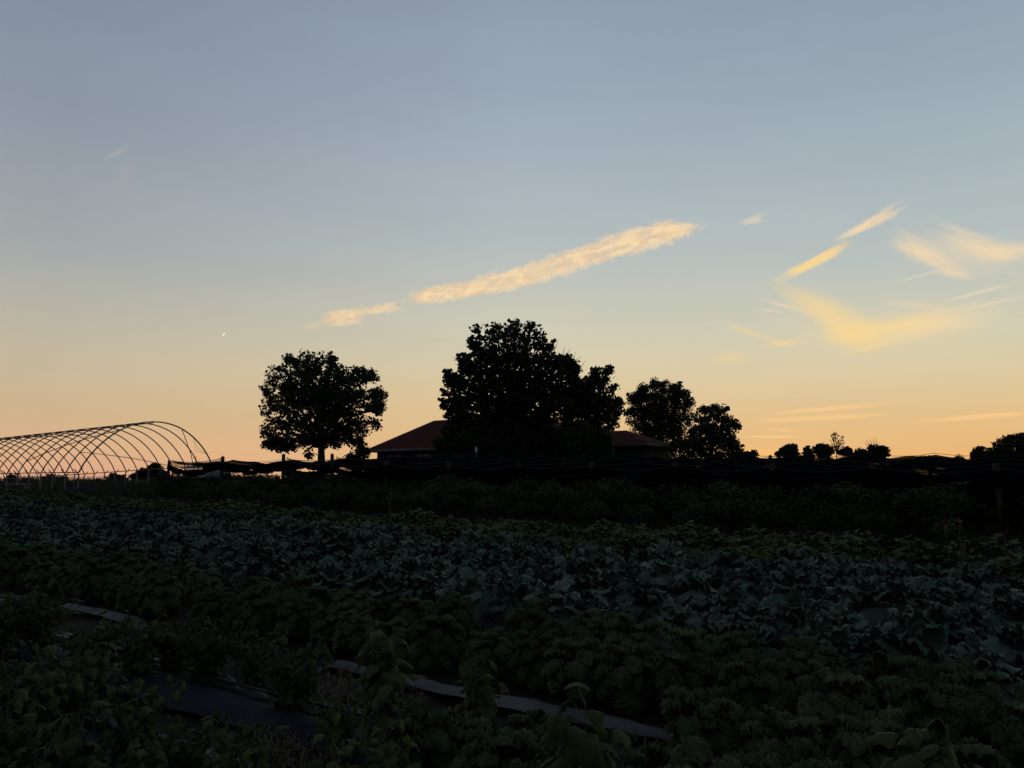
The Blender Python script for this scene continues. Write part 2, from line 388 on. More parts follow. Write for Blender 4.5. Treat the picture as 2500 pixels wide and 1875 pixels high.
#          px    py   hl   hw  ang taper col  alpha soft rag  fs  st  tex
CLOUDS = [
 (1088, 715, 108, 24, 9, 0.10, WARM, 0.92, 0.45, 1.3, 10, 2.2, 0.6),
 (1215, 690, 105, 28, 13, 0.10, WARM, 0.92, 0.46, 1.4, 12, 2.4, 0.6),
 (1340, 655, 115, 32, 17, 0.05, WARM, 0.92, 0.48, 1.5, 12, 2.4, 0.6),
 (1470, 612, 115, 34, 18, 0.05, WARM, 0.92, 0.48, 1.6, 12, 2.2, 0.6),
 (1585, 580, 95, 36, 14, 0.0, WARM, 0.92, 0.48, 1.6, 12, 2.2, 0.6),
 (1655, 562, 72, 24, 4, -0.4, WARM, 0.92, 0.6, 1.7, 9, 2.2, 0.5),
 (838, 774, 62, 25, 4, 0.0, WARM, 0.9, 0.55, 1.6, 8, 2.8, 0.6),
 (922, 755, 70, 14, 8, 0.4, WARM, 0.75, 0.65, 1.6, 8, 2.5, 0.5),
 (765, 797, 34, 16, 10, 0.0, WARM, 0.3, 0.9, 1.8, 10, 1.2, 0.9),
 (1838, 538, 42, 13, 14, 0.3, PALE, 0.65, 0.85, 1.4, 7, 4.0, 0.6),
 (2122, 546, 104, 18, 27, 0.45, WARM2, 0.85, 0.7, 1.5, 7, 5.0, 0.6),
 (2090, 563, 60, 9, 25, 0.3, PALE, 0.5, 0.8, 1.4, 7, 5.0, 0.6),
 (1988, 639, 122, 17, 27, 0.15, YEL, 0.95, 0.65, 1.1, 8, 5.0, 0.3),
 (2340, 615, 190, 62, -10, 0.0, WARM2, 0.42, 0.98, 1.3, 9, 9.0, 0.6),
 (2150, 800, 320, 85, -2, 0.0, YEL, 0.22, 0.98, 1.0, 10, 14.0, 0.5),
 (2240, 612, 95, 34, -28, -0.2, WARM2, 0.75, 0.85, 1.6, 7, 8.0, 0.75),
 (2300, 640, 95, 30, -24, 0.0, WARM2, 0.6, 0.9, 1.6, 6, 9.0, 0.8),
 (2390, 600, 130, 40, -14, 0.0, WARM2, 0.75, 0.9, 1.6, 7, 9.0, 0.75),
 (2470, 615, 110, 34, 6, 0.0, WARM2, 0.7, 0.85, 1.6, 7, 9.0, 0.7),
 (2340, 562, 90, 18, -22, 0.0, PALE, 0.4, 0.95, 1.6, 6, 9.0, 0.8),
 (2330, 668, 70, 16, -8, 0.0, WARM2, 0.6, 0.9, 1.6, 6, 6.0, 0.7),
 (2235, 676, 80, 7, 14, 0.0, PALE, 0.4, 0.9, 1.2, 6, 9.0, 0.5),
 (1985, 745, 150, 46, -27, 0.35, YEL, 0.68, 0.97, 1.3, 5, 22.0, 0.85),
 (2060, 790, 150, 56, -33, 0.1, YEL, 0.66, 0.97, 1.3, 5, 22.0, 0.8),
 (2080, 815, 120, 48, 4, 0.0, YEL, 0.65, 0.97, 1.0, 8, 12.0, 0.5),
 (2190, 800, 210, 50, 13, 0.0, YEL, 0.68, 0.97, 1.3, 5, 24.0, 0.85),
 (2290, 790, 210, 44, 9, 0.0, WARM2, 0.6, 0.97, 1.3, 5, 24.0, 0.85),
 (2240, 745, 120, 16, -8, 0.0, WARM2, 0.3, 0.95, 1.3, 6, 12.0, 0.7),
 (2150, 843, 150, 9, 12, 0.2, YEL, 0.5, 0.95, 1.2, 6, 14.0, 0.6),
 (2385, 715, 120, 8, 15, 0.1, PALE, 0.7, 0.95, 1.2, 5, 14.0, 0.6),
 (2415, 742, 115, 9, 13, 0.1, PALE, 0.65, 0.95, 1.2, 5, 14.0, 0.6),
 (2330, 752, 110, 7, 14, 0.1, PALE, 0.45, 0.95, 1.2, 5, 14.0, 0.6),
 (1920, 748, 95, 9, -15, 0.0, PALE, 0.55, 0.95, 1.2, 5, 12.0, 0.6),
 (1885, 758, 36, 6, -6, 0.0, PALE, 0.5, 0.9, 1.2, 6, 5.0, 0.5),
 (1915, 838, 66, 13, 4, 0.2, YEL, 0.6, 0.95, 1.4, 6, 8.0, 0.6),
 (1840, 814, 120, 12, -18, 0.0, YEL, 0.4, 0.97, 1.2, 6, 12.0, 0.6),
 (1780, 873, 60, 20, 3, 0.0, YEL, 0.42, 0.97, 1.3, 8, 6.0, 0.6),
 (2030, 997, 200, 9.2, 5, 0.2, HORI, 0.95, 0.95, 1.4, 6, 18.0, 0.35),
 (1960, 1022, 190, 12.649999999999999, 3, 0.0, HORI, 0.8, 0.95, 1.4, 6, 18.0, 0.35),
 (2070, 1018, 120, 6.8999999999999995, 4, 0.0, HORI, 0.7, 0.95, 1.4, 6, 14.0, 0.35),
 (2370, 1020, 190, 9.2, 4, 0.1, HORI, 0.95, 0.95, 1.4, 6, 18.0, 0.35),
 (2430, 1012, 130, 6.8999999999999995, 3, 0.1, HORI, 0.7, 0.95, 1.4, 6, 14.0, 0.35),
 (1885, 1066, 100, 5, 0, 0.0, (255, 212, 140), 0.8, 0.9, 1.0, 6, 14.0, 0.4),
 (1905, 1049, 60, 5.75, -6, 0.0, HORI, 0.75, 0.9, 1.0, 6, 10.0, 0.35),
 (2320, 1108, 150, 9, 2, 0.0, (253, 186, 112), 0.65, 0.95, 1.2, 8, 12.0, 0.5),
 (1850, 1106, 120, 16, 0, 0.0, (255, 194, 112), 0.7, 0.95, 0.6, 16, 9.0, 0.3),
 (283, 374, 46, 10, 26, 0.2, (180, 177, 174), 0.6, 0.95, 1.4, 8, 5.0, 0.5),
 (310, 425, 55, 40, 70, 0.0, (168, 166, 166), 0.35, 0.98, 0.8, 30, 2.0, 0.4),
 (655, 902, 40, 5, 4, 0.0, (235, 200, 150), 0.4, 0.95, 0.8, 12, 5.0, 0.3),
 (546, 816, 6.5, 1.9, 46, 0.0, (255, 250, 235), 1.0, 0.6, 0.2, 20, 1.0, 0.0),
]
make_world()
sl = bpy.data.lights.new('sun', 'SUN'); so = bpy.data.objects.new('sun', sl); COL.objects.link(so)
sl.energy = 2.0; sl.angle = R(0.5); sl.color = (1.0, 0.62, 0.34)
_e = R(-1.0)                                        # the sun has just set
so.rotation_euler = Vector((-math.sin(SUN_AZ) * math.cos(_e), -math.cos(SUN_AZ) * math.cos(_e), -math.sin(_e))).to_track_quat('-Z', 'Y').to_euler()
so.location = (0, 0, 60)

# ------------------------------------------------------------------ ground
def make_ground():
    rs = [0.0]; r = 0.6
    while r < 30: rs.append(r); r += 0.35
    while r < 7000: rs.append(r); r *= 1.07
    na = 200; rng = random.Random(3)
    V = [(0, 0, T(0, 0))]; Fs = []
    for i, rr in enumerate(rs[1:]):
        for k in range(na):
            a = 2 * math.pi * k / na; x, y = rr * math.sin(a), rr * math.cos(a)
            z = T(x, y) + (rng.uniform(-.02, .02) if 2 < rr < 30 else 0)
            V.append((x, y, z))
    for k in range(na): Fs.append((0, 1 + (k + 1) % na, 1 + k))
    for i in range(len(rs) - 2):
        for k in range(na):
            a = 1 + i * na + k; b = 1 + i * na + (k + 1) % na
            Fs.append((a, b, b + na, a + na))
    m = MB(); m.v = V; m.f = Fs
    o = m.build('ground', M['soil'], smooth=True); o['kind'] = 'structure'
make_ground()

# ------------------------------------------------------------------ leaves and plants
def leaf_patch(m, base, azim, L, W, th0, bend, nl, nw, shape, cup, ruf, freq, rng, twist=0.0):
    """one curved leaf: a grid along its rib and across it"""
    a = np.linspace(0, 1, nl + 1); b = np.linspace(-1, 1, nw + 1)
    th = th0 - bend * a
    ds = L / nl
    x = np.concatenate([[0], np.cumsum(np.cos((th[:-1] + th[1:]) / 2) * ds)])
    z = np.concatenate([[0], np.cumsum(np.sin((th[:-1] + th[1:]) / 2) * ds)])
    w = shape(a) * W / 2
    A, B = np.meshgrid(a, b, indexing='ij')
    X = np.repeat(x[:, None], nw + 1, 1); Z = np.repeat(z[:, None], nw + 1, 1); Y = w[:, None] * B
    ph1, ph2, ph3 = rng.uniform(0, 6.28, 3)
    side = np.sign(B)
    off = cup * (np.abs(B) ** 2) * w[:, None]
    off = off + ruf * np.abs(B) ** 1.6 * (np.sin(freq * 6.28 * A + ph1 + side * ph2) + 0.5 * np.sin(freq * 2.3 * 6.28 * A + ph3 * side))
    off = off + rng.normal(0, ruf * 0.18, A.shape)
    nx, nz_ = -np.sin(th), np.cos(th)
    X = X + off * nx[:, None]; Z = Z + off * nz_[:, None] + twist * B * w[:, None]
    ca, sa = math.cos(azim), math.sin(azim)
    PX = base[0] + X * ca - Y * sa; PY = base[1] + X * sa + Y * ca; PZ = base[2] + Z
    vs = np.stack([PX, PY, PZ], -1).reshape(-1, 3)
    n1 = nw + 1
    fs = [(i * n1 + j, i * n1 + j + 1, (i + 1) * n1 + j + 1, (i + 1) * n1 + j) for i in range(nl) for j in range(nw)]
    m.add(vs.tolist(), fs)

ovate = lambda a: np.clip(np.sin(np.pi * np.clip(a, 0, 1) ** 0.75) ** 0.8, 0.02, 1)
collard = lambda a: np.where(a < 0.28, 0.10 + 0.25 * a, np.clip(np.sin(np.pi * np.clip((a - 0.22) / 0.80, 0, 1) ** 0.9) ** 0.55, 0.03, 1))
heart = lambda a: np.clip((1 - a) ** 0.85 * (1 - np.exp(-a * 14)) * 1.25 + 0.01, 0.01, 1)

def cabbage_mesh(seed):
    rng = np.random.default_rng(seed); m = MB()
    n = int(rng.integers(28, 35))
    for i in range(n):
        f = i / (n - 1)                            # 0 inner .. 1 outer
        az = i * 2.4 + rng.uniform(-.3, .3)
        L = rng.uniform(.20, .31) * (0.7 + 0.5 * f); W = L * rng.uniform(.50, .72)
        th0 = R(86 - 34 * f) + rng.normal(0, .14)
        h = 0.12 + 0.18 * (1 - f) + rng.uniform(-.03, .05)
        leaf_patch(m, (0.02 * math.cos(az), 0.02 * math.sin(az), h), az, L, W, th0, rng.uniform(1.2, 2.7) * (0.55 + .6 * f), 12, 8, collard,
                   rng.uniform(-.8, .0), rng.uniform(.014, .028), rng.uniform(2.2, 4.2), rng, rng.uniform(-.4, .4))
    m.tube([(0, 0, -.05), (0, 0, .1), (.01, 0, .3)], [.02, .018, .012], 6)
    return m.mesh('cabbage_plant', M['cabbage'], True)

def kale_meshes(seed):
    """arching fronds, tightly frilled all over, on a short bare stem"""
    rng = np.random.default_rng(seed); m = MB(); st = MB()
    n = int(rng.integers(38, 44))
    for i in range(n):
        f = i / (n - 1); az = i * 2.4 + rng.uniform(-.3, .3)
        L = rng.uniform(.24, .34) * (0.7 + 0.4 * f); W = L * rng.uniform(.40, .54)
        th0 = R(86 - 52 * f) + rng.normal(0, .12)
        h = 0.31 - 0.16 * f + rng.uniform(-.02, .03)
        b = (0.02 * math.cos(az), 0.02 * math.sin(az), h)
        frill_leaf(m, b, az, L, W, th0, rng.uniform(2.3, 3.5) * (0.65 + .4 * f), rng)
    st.tube([(0, 0, -.05), (.004, 0, .15), (0, .006, .33)], [.017, .015, .011], 7)
    return m.mesh('leaves', M['kale'], True), st.mesh('stem', M['stem'], True)

def frill_leaf(m, base, azim, L, W, th0, bend, rng, nl=26, nw=12):
    a = np.linspace(0, 1, nl + 1); b = np.linspace(-1, 1, nw + 1)
    th = th0 - bend * a ** 1.2; ds = L / nl
    x = np.concatenate([[0], np.cumsum(np.cos((th[:-1] + th[1:]) / 2) * ds)]); z = np.concatenate([[0], np.cumsum(np.sin((th[:-1] + th[1:]) / 2) * ds)])
    w = collard(a) * W / 2
    A, B = np.meshgrid(a, b, indexing='ij')
    X = np.repeat(x[:, None], nw + 1, 1); Z = np.repeat(z[:, None], nw + 1, 1); Y = w[:, None] * B
    k = np.clip(w / (W / 2), .15, 1)[:, None]
    rough = rng.normal(0, 1, A.shape)
    off = -0.55 * B ** 2 * w[:, None] + k * (.005 * rough * (.4 + np.abs(B)) + .019 * (.25 + np.abs(B) ** 1.5) * np.sin(2 * np.pi * (7.5 * A + rng.uniform(0, 1)) + B * 4.5) + .010 * np.sin(2 * np.pi * (4.2 * A + rng.uniform(0, 1)) - B * 6))
    jx = k * rng.normal(0, .0025, A.shape); jy = k * (rng.normal(0, .003, A.shape) + .010 * np.abs(B) * np.sin(2 * np.pi * 9 * A + B * 3))
    X = X + off * (-np.sin(th))[:, None] + jx; Z = Z + off * np.cos(th)[:, None]; Y = Y + jy
    ca, sa = math.cos(azim), math.sin(azim)
    vs = np.stack([base[0] + X * ca - Y * sa, base[1] + X * sa + Y * ca, base[2] + Z], -1).reshape(-1, 3)
    n1 = nw + 1
    m.add(vs.tolist(), [(i * n1 + j, i * n1 + j + 1, (i + 1) * n1 + j + 1, (i + 1) * n1 + j) for i in range(nl) for j in range(nw)])

def bush_meshes(seed, H=0.5, spread=0.24, nst=7, leaf=(.09, .14), per=9, mat='bean', top_big=False):
    lo, hi = (-1.25, -.2) if top_big else (-.9, .3)
    rng = np.random.default_rng(seed); m = MB(); st = MB()
    for s in range(nst):
        az = s * 2.4 + rng.uniform(-.4, .4); sp = spread * rng.uniform(.25, 1.0) if nst > 1 else spread * .2
        h = H * rng.uniform(.65, 1.0) if s else H
        p0 = Vector((0.02 * math.cos(az), 0.02 * math.sin(az), -.03)); p2 = Vector((sp * math.cos(az), sp * math.sin(az), h))
        pts = []
        for k in range(6):
            t = k / 5
            q = p0.lerp(p2, t); q.x *= t ** .5; q.y *= t ** .5
            pts.append(q)
        st.tube(pts, [.007, .006, .005, .004, .003, .002], 5)
        for k in range(per):
            t = 0.2 + 0.8 * (k + rng.uniform(0, 1)) / per
            i0 = min(4, int(t * 5)); q = pts[i0].lerp(pts[i0 + 1], t * 5 - i0)
            a2 = rng.uniform(0, 6.28)
            L = rng.uniform(*leaf) * (1.15 if (top_big and t > .6) else 1.0)
            pet = rng.uniform(.03, .09)
            e = q + Vector((math.cos(a2) * pet, math.sin(a2) * pet, pet * .55))
            st.tube([q, e], [.0022, .0018], 3, False)
            leaf_patch(m, e, a2 + rng.uniform(-.5, .5), L, L * rng.uniform(.68, .85), rng.uniform(lo, hi) + (.5 if top_big else 0), rng.uniform(.8, 1.9), 7, 4, heart,
                       rng.uniform(-.85, -.1), .006, 1.6, rng, rng.uniform(-.3, .3))
    return m.mesh('leaves', M[mat], True), st.mesh('stem', M['stem'], True)

def mound_mesh(seed, name, mat, H, Rr, nleaf, leaf, nl=4, nw=2, stalks=6):
    """one plant whose leaves fill a low uneven mound"""
    rng = np.random.default_rng(seed); m = MB()
    lobes = [(rng.uniform(-.55, .55) * Rr, rng.uniform(-.55, .55) * Rr, H * rng.uniform(.45, .72), Rr * rng.uniform(.4, .65)) for _ in range(7)]
    for i in range(nleaf):
        lx, ly, lz, lr = lobes[int(rng.integers(len(lobes)))]
        d = rng.normal(size=3); d /= np.linalg.norm(d); d[2] = abs(d[2]) * 1.0 - .25
        rr = lr * rng.uniform(.55, 1.02)
        p = (lx + d[0] * rr, ly + d[1] * rr, max(.03, lz + d[2] * rr * H / Rr * .55))
        L = rng.uniform(*leaf)
        leaf_patch(m, p, math.atan2(d[1], d[0]) + rng.normal(0, .7), L, L * rng.uniform(.5, .8), rng.uniform(-.3, 1.0), rng.uniform(.4, 1.6), nl, nw, ovate,
                   rng.uniform(-.4, .4), L * .06, 1.5, rng, rng.uniform(-.4, .4))
    for s in range(stalks):
        a = rng.uniform(0, 6.28); q = rng.uniform(.1, .6) * Rr
        m.tube([(0, 0, -.05), (q * .5 * math.cos(a), q * .5 * math.sin(a), H * .45), (q * math.cos(a), q * math.sin(a), H * .85)], [.008, .006, .003], 4)
    return m.mesh(name, M[mat], True)

RND = random.Random(11)
# --- cabbage rows
cab = [cabbage_mesh(100 + i) for i in range(9)]
cab_rows = [
 (6.4, 'blue-green broad-leaved cabbage plant in the row touching the curly kale'),
 (7.45, 'wavy blue-green cabbage plant in the second row beyond the curly kale'),
 (8.45, 'wavy blue-green cabbage plant in the middle row of the cabbage field'),
 (9.45, 'wavy blue-green cabbage plant one row short of the yellow-green plants'),
 (10.4, 'small-looking blue-green cabbage plant in the row touching the yellow-green plants')]
for v, lab in cab_rows:
    u = 0.9
    while u > -2.55 * v:
        uu = u + RND.uniform(-.1, .1); vv = v + RND.uniform(-.14, .14)
        x, y = uv2xy(uu, vv)
        if RND.random() > 0.05:
            o = obj('cabbage_plant', RND.choice(cab), None, (x, y, T(x, y) - .01), RND.uniform(0, 6.28), RND.uniform(.85, 1.28))
            o.rotation_euler = (RND.uniform(-.1, .1), RND.uniform(-.1, .1), RND.uniform(0, 6.28))
            tag(o, lab, 'cabbage', 'cabbage plants at %s' % lab.split(' plant ')[1].replace('in the ', '').replace('one row', 'the row'))
        u -= RND.uniform(.36, .46)

# --- yellow-green rows
ygm = [mound_mesh(200 + i, 'vegetable_plant', 'yellow_green', .46, .42, 150, (.09, .16)) for i in range(5)]
for v, lab in ((11.5, 'low yellow-green leafy vegetable plant in the row next to the cabbages'),
               (12.5, 'low yellow-green leafy vegetable plant in the middle of its three rows'),
               (13.5, 'low yellow-green leafy vegetable plant in the row next to the tall dark bushes')):
    u = 1.2
    while u > -2.55 * v:
        x, y = uv2xy(u + RND.uniform(-.15, .15), v + RND.uniform(-.2, .2))
        o = obj('vegetable_plant', RND.choice(ygm), None, (x, y, T(x, y)), RND.uniform(0, 6.28), RND.uniform(.75, 1.35))
        tag(o, lab, 'vegetable plant', 'yellow-green plants, %s' % lab.split('plant in the ')[1])
        u -= RND.uniform(.6, .8)

# --- dark bushes below the net
brm = [mound_mesh(300 + i, 'garden_bush', 'berry', 1.25, .72, 900, (.06, .12), 2, 2, 12) for i in range(4)]
for v, hs, lab in ((15.7, .68, 'dark leafy garden bush in the row beside the yellow-green plants'),
                   (17.0, .86, 'dark leafy garden bush in the row in front of the sagging net'),
                   (18.5, 1.0, 'dark leafy garden bush growing right below the front edge of the net'),
                   (21.0, 1.0, 'dark leafy garden bush under the net behind its front folds'),
                   (24.3, 1.0, 'dark leafy garden bush deep under the net, in its hindmost bush row')):
    u = 1.6
    while u > -1.62 * v - 1:
        x, y = uv2xy(u + RND.uniform(-.2, .2), v + RND.uniform(-.25, .25))
        if abs(u + .75) < .75 and v < 19: u -= .6; continue
        o = obj('garden_bush', RND.choice(brm), None, (x, y, T(x, y)), RND.uniform(0, 6.28), hs * RND.uniform(.85, 1.15) * (1 - .06 * sst(-19, -25, u) - .16 * sst(-26, -27.5, u)))
        tag(o, lab, 'bush', 'dark bushes, %s' % lab.split('bush ')[1].replace('in the ', '').replace('growing ', ''))
        u -= RND.uniform(.85, 1.1)

# --- curly kale
def plant_root(name, meshes, loc, rz, sc):
    e = empty(name, loc, rz, sc)
    for me in meshes: obj(me.name.split('.')[0], me, e)
    return e
kal = [kale_meshes(400 + i) for i in range(6)]
kproto = {}
def put(name, protos, meshes, idx, x, y, rz, sc):
    loc = (x, y, T(x, y) - .01)
    if idx not in protos:
        protos[idx] = plant_root(name, meshes[idx], loc, rz, sc); return protos[idx]
    return copy_tree(protos[idx], loc, rz, sc)
for v, lab in ((4.95, 'curly dark green kale plant in the long row behind the pale strip'),
               (5.6, 'curly dark green kale plant in the row against the cabbages')):
    u = 0.8
    while u > -2.55 * v:
        x, y = uv2xy(u + RND.uniform(-.06, .06), v + RND.uniform(-.07, .07))
        if RND.random() > .06:
            o = put('kale_plant', kproto, kal, RND.randrange(6), x, y, RND.uniform(0, 6.28), RND.uniform(.85, 1.2))
            tag(o, lab, 'kale', 'kale plants, %s' % lab.split('plant in the ')[1])
        u -= RND.uniform(.38, .48)
for v, ua, ub, lab in ((4.2, -1.75, .8, 'curly kale plant at the right end of the pale strip before the long row'),
                       (3.5, -1.1, .8, 'curly dark green kale plant low in the front right clump')):
    u = ub
    while u > ua:
        x, y = uv2xy(u, v + RND.uniform(-.06, .06))
        if abs(u - -.15) > .22:
            o = put('kale_plant', kproto, kal, RND.randrange(6), x, y, RND.uniform(0, 6.28), RND.uniform(.9, 1.15)); tag(o, lab, 'kale', 'kale plants, %s' % lab.split('plant ')[1])
        u -= RND.uniform(.36, .44)
# px, py of the top, scale, label
front_kale = [
 (1030, 1675, 1.1, 'curly kale plant nearest the blue-black film, leftmost kale of the front clump'),
 (1110, 1690, .95, 'curly kale plant hanging over the hose, second in the front clump'),
 (1215, 1725, 1.05, 'round curly kale plant standing over the pale strip, beside the tall drooping plant'),
 (1300, 1700, .8, 'small curly kale plant just left of the tall drooping plant'),
 (1610, 1770, 1.0, 'curly kale plant right of the tall drooping plant, first of the front right clump'),
 (1715, 1765, 1.2, 'largest curly kale plant at the bottom of the front right clump'),
 (1900, 1775, 1.15, 'curly kale plant ending the front right clump beside the bare pale strip'),
 (1800, 1800, 1.0, 'curly kale plant low between the two largest of the front right clump'),
 (2400, 1850, 1.0, 'curly kale plant cut by the lower frame edge, right of the yellowish drooping plant'),
 (2200, 1862, .9, 'curly kale plant at the lower frame edge below the yellowish drooping plant'),
]
for px, py, s, lab in front_kale:
    x, y = on_ground(px, py, .52 * s)
    tag(put('kale_plant', kproto, kal, RND.randrange(6), x, y, RND.uniform(0, 6.28), s), lab, 'kale', 'kale plants of the front bed')

# --- bushy plants with pointed drooping leaves
bsh = [bush_meshes(500 + i, .52, .26, 13, (.055, .10), 15) for i in range(4)]
tal = [bush_meshes(520 + i, .62, .07, 4, (.07, .12), 20, top_big=True) for i in range(3)]
bproto = {}; tproto = {}
# px, py of the top, height, kind, label
leafy = [
 (20, 1423, .62, 0, 'dark leafy bush at the left frame edge beside the kale row'),
 (111, 1425, .60, 0, 'leafy bush with pointed leaves just right of the dark bush at the left edge'),
 (238, 1480, .58, 0, 'leafy bush between the two pale strips, leftmost of that line'),
 (346, 1484, .56, 0, 'dense leafy bush between the pale strips, second of that line'),
 (511, 1500, .52, 0, 'leafy bush standing just beyond the widest blue-black film'),
 (722, 1540, .56, 0, 'broad leafy bush alone on the near pale strip, at the film edge'),
 (430, 1492, .5, 0, 'small leafy bush close against the kale row, over the broad pale strip'),
 (625, 1524, .46, 0, 'low leafy bush on the broad pale strip, above the lone broad bush'),
 (830, 1690, .34, 0, 'tiny leafy bush on bare brown soil right of the lone broad bush'),
 (161, 1555, .62, 0, 'tall leafy bush in the dark mass left of the blue-black film'),
 (58, 1595, .62, 0, 'leafy bush in the dark mass at the left edge, below the curled shoot'),
 (10, 1560, .62, 0, 'leafy bush with a curled shoot cut by the left frame edge'),
 (327, 1645, .52, 0, 'rounded leafy bush overlapping the near side of the blue-black film'),
 (30, 1690, .55, 0, 'leafy bush low in the left dark mass above the grass tuft'),
 (184, 1712, .60, 1, 'tall plant with big drooping leaves at the lower left'),
 (100, 1800, .5, 1, 'plant with big drooping leaves below the tall one at the lower left'),
 (360, 1785, .42, 1, 'short plant with spread pointed leaves in front of the rounded bush'),
 (453, 1738, .45, 0, 'leafy bush on the near edge of the film, first of a pair'),
 (576, 1738, .48, 0, 'leafy bush on the near edge of the film, second of a pair'),
 (345, 1845, .4, 1, 'plant with narrow drooping leaves at the lower frame edge'),
 (225, 1842, .4, 1, 'pale-leaved plant at the lower frame edge beside the dark film'),
 (948, 1530, .72, 1, 'slim tall plant standing before the kale row, between bush and front clump'),
 (1172, 1600, .62, 1, 'thin plant with a ring of drooping leaves in front of the kale row'),
 (1407, 1684, .78, 1, 'tall plant with large drooping leaves between the two front kale clumps'),
 (896, 1748, .55, 0, 'feathery leafy bush left of the front kale clump'),
 (800, 1830, .45, 0, 'leafy bush at the lower frame edge among the dry straw'),
 (940, 1850, .45, 0, 'leafy bush at the lower frame edge below the feathery one'),
 (1285, 1838, .5, 1, 'plant with yellowish drooping leaves at the lower frame edge below the front kale'),
 (2273, 1735, .75, 1, 'tall yellowish plant with drooping leaves at the lower right'),
]
for px, py, h, k, lab in leafy:
    x, y = on_ground(px, py, h)
    if k == 0: o = put('leafy_bush', bproto, bsh, RND.randrange(4), x, y, RND.uniform(0, 6.28), h / .56)
    else: o = put('drooping_plant', tproto, tal, RND.randrange(3), x, y, RND.uniform(0, 6.28), h / .66)
    tag(o, lab, 'bush' if k == 0 else 'plant', 'leafy plants of the front beds')

# --- film, pale strips and hoses on the beds
def ribbon(v0, v1, u0, u1, lift, mat, name, wav, seed, crown=0.0, bury=.5):
    rng = random.Random(seed); m = MB(); n = int((u1 - u0) / .12); k = 6; vs = []; fs = []
    for i in range(n + 1):
        u = u0 + (u1 - u0) * i / n
        e0 = wav * math.sin(u * 1.7 + seed) + rng.uniform(-wav, wav) * .5; e1 = wav * math.sin(u * 2.3 + seed * 2) + rng.uniform(-wav, wav) * .6
        sink = 0.0 if crown > .04 else -.085 * sst(.0, .7, math.sin(u * 1.15 + seed * 2.1) + .6 * math.sin(u * 2.9 + seed) + rng.uniform(-.35, .35) - bury + 1.0 * sst(-5.0, -7.5, u))
        for j in range(k + 1):
            f = j / k; v = (v0 + e0) * (1 - f) + (v1 + e1) * f
            x, y = uv2xy(u, v)
            vs.append((x, y, T(x, y) + lift + sink + crown * math.sin(math.pi * f) + rng.uniform(-.006, .006)))
    for i in range(n):
        for j in range(k):
            a = i * (k + 1) + j; fs.append((a, a + k + 1, a + k + 2, a + 1))
    m.add(vs, fs)
    return m.build(name, M[mat], smooth=True)
tag(ribbon(3.17, 3.58, -12, 1.0, .045, 'film', 'mulch_film', .03, 1, .05), 'wide blue-black plastic film lying along the bed in front of the near pale strip', 'plastic film')
tag(ribbon(2.1, 2.62, -10, 1.0, .045, 'film', 'mulch_film', .03, 2, .05), 'blue-black plastic film at the lower left frame edge', 'plastic film')
tag(ribbon(3.68, 3.80, -12, 1.0, .055, 'strip', 'pale_strip', .03, 3, .03), 'narrow pale strip along the far edge of the wide blue-black film', 'plastic strip')
tag(ribbon(4.40, 4.58, -14, 1.0, .055, 'strip', 'pale_strip', .035, 4, .03), 'broad pale strip running along the foot of the long kale row', 'plastic strip')
tag(ribbon(2.68, 2.82, -10, 1.0, .055, 'strip', 'pale_strip', .03, 5, .03), 'short pale strip showing between plants at the lower frame edge', 'plastic strip')
def hose(v, u0, u1, lab, seed):
    m = MB(); pts = []; n = 60
    for i in range(n + 1):
        u = u0 + (u1 - u0) * i / n; x, y = uv2xy(u, v + .02 * math.sin(u * 1.9 + seed)); pts.append((x, y, T(x, y) + .095))
    m.tube(pts, .011, 6); tag(m.build('drip_hose', M['hose'], smooth=True), lab, 'hose')
hose(3.64, -12, 1, 'black drip hose lying between the wide film and the near pale strip', 1)
hose(2.65, -10, 1, 'black drip hose beside the film at the lower left', 2)

# --- straw, grass and weeds: nobody could count these
def blades(name, spots, mat, H, n, seed, flat=False):
    rng = np.random.default_rng(seed); V = []; Fq = []
    for (x, y, r) in spots:
        for i in range(n):
            a = rng.uniform(0, 6.28); q = r * math.sqrt(rng.uniform(0, 1)); bx, by = x + q * math.cos(a), y + q * math.sin(a)
            bz = T(bx, by); h = H * rng.uniform(.5, 1.2); a2 = rng.uniform(0, 6.28); w = .004 if flat else .006
            ln = h * rng.uniform(.3, 1.0)
            dx, dy = math.cos(a2), math.sin(a2)
            if flat: pts = [(bx, by, bz + rng.uniform(.0, .06)), (bx + dx * h * .5, by + dy * h * .5, bz + rng.uniform(.02, .09)), (bx + dx * h, by + dy * h, bz + rng.uniform(.0, .06))]
            else: pts = [(bx, by, bz - .02), (bx + dx * ln * .35, by + dy * ln * .35, bz + h * .65), (bx + dx * ln, by + dy * ln, bz + h)]
            o = len(V)
            for k, p in enumerate(pts):
                ww = w * (1 - .4 * k)
                V.append((p[0] - dy * ww, p[1] + dx * ww, p[2])); V.append((p[0] + dy * ww, p[1] - dx * ww, p[2]))
            Fq += [(o, o + 1, o + 3, o + 2), (o + 2, o + 3, o + 5, o + 4)]
    return obj(name, np_mesh(name, np.array(V), np.array(Fq), M[mat]))
sp = []
for px, py in ((640, 1820), (700, 1800), (760, 1840), (600, 1860), (850, 1680), (930, 1700), (820, 1720), (720, 1860), (1560, 1840), (2050, 1800)):
    x, y = on_ground(px, py); sp.append((x, y, .3))
tag(blades('straw', sp, 'straw', .16, 160, 1, True), 'dry brown straw strewn on the soil between the beds', 'straw', kind='stuff')
sp = []
for px, py in ((20, 1850), (90, 1860), (0, 1800), (60, 1815)):
    x, y = on_ground(px, py); sp.append((x, y, .3))
for i in range(300):
    u = RND.uniform(-52, 6); v = RND.uniform(14.4, 33) if u > -31 else RND.uniform(12, 24)
    x, y = uv2xy(u, v); sp.append((x, y, .6))
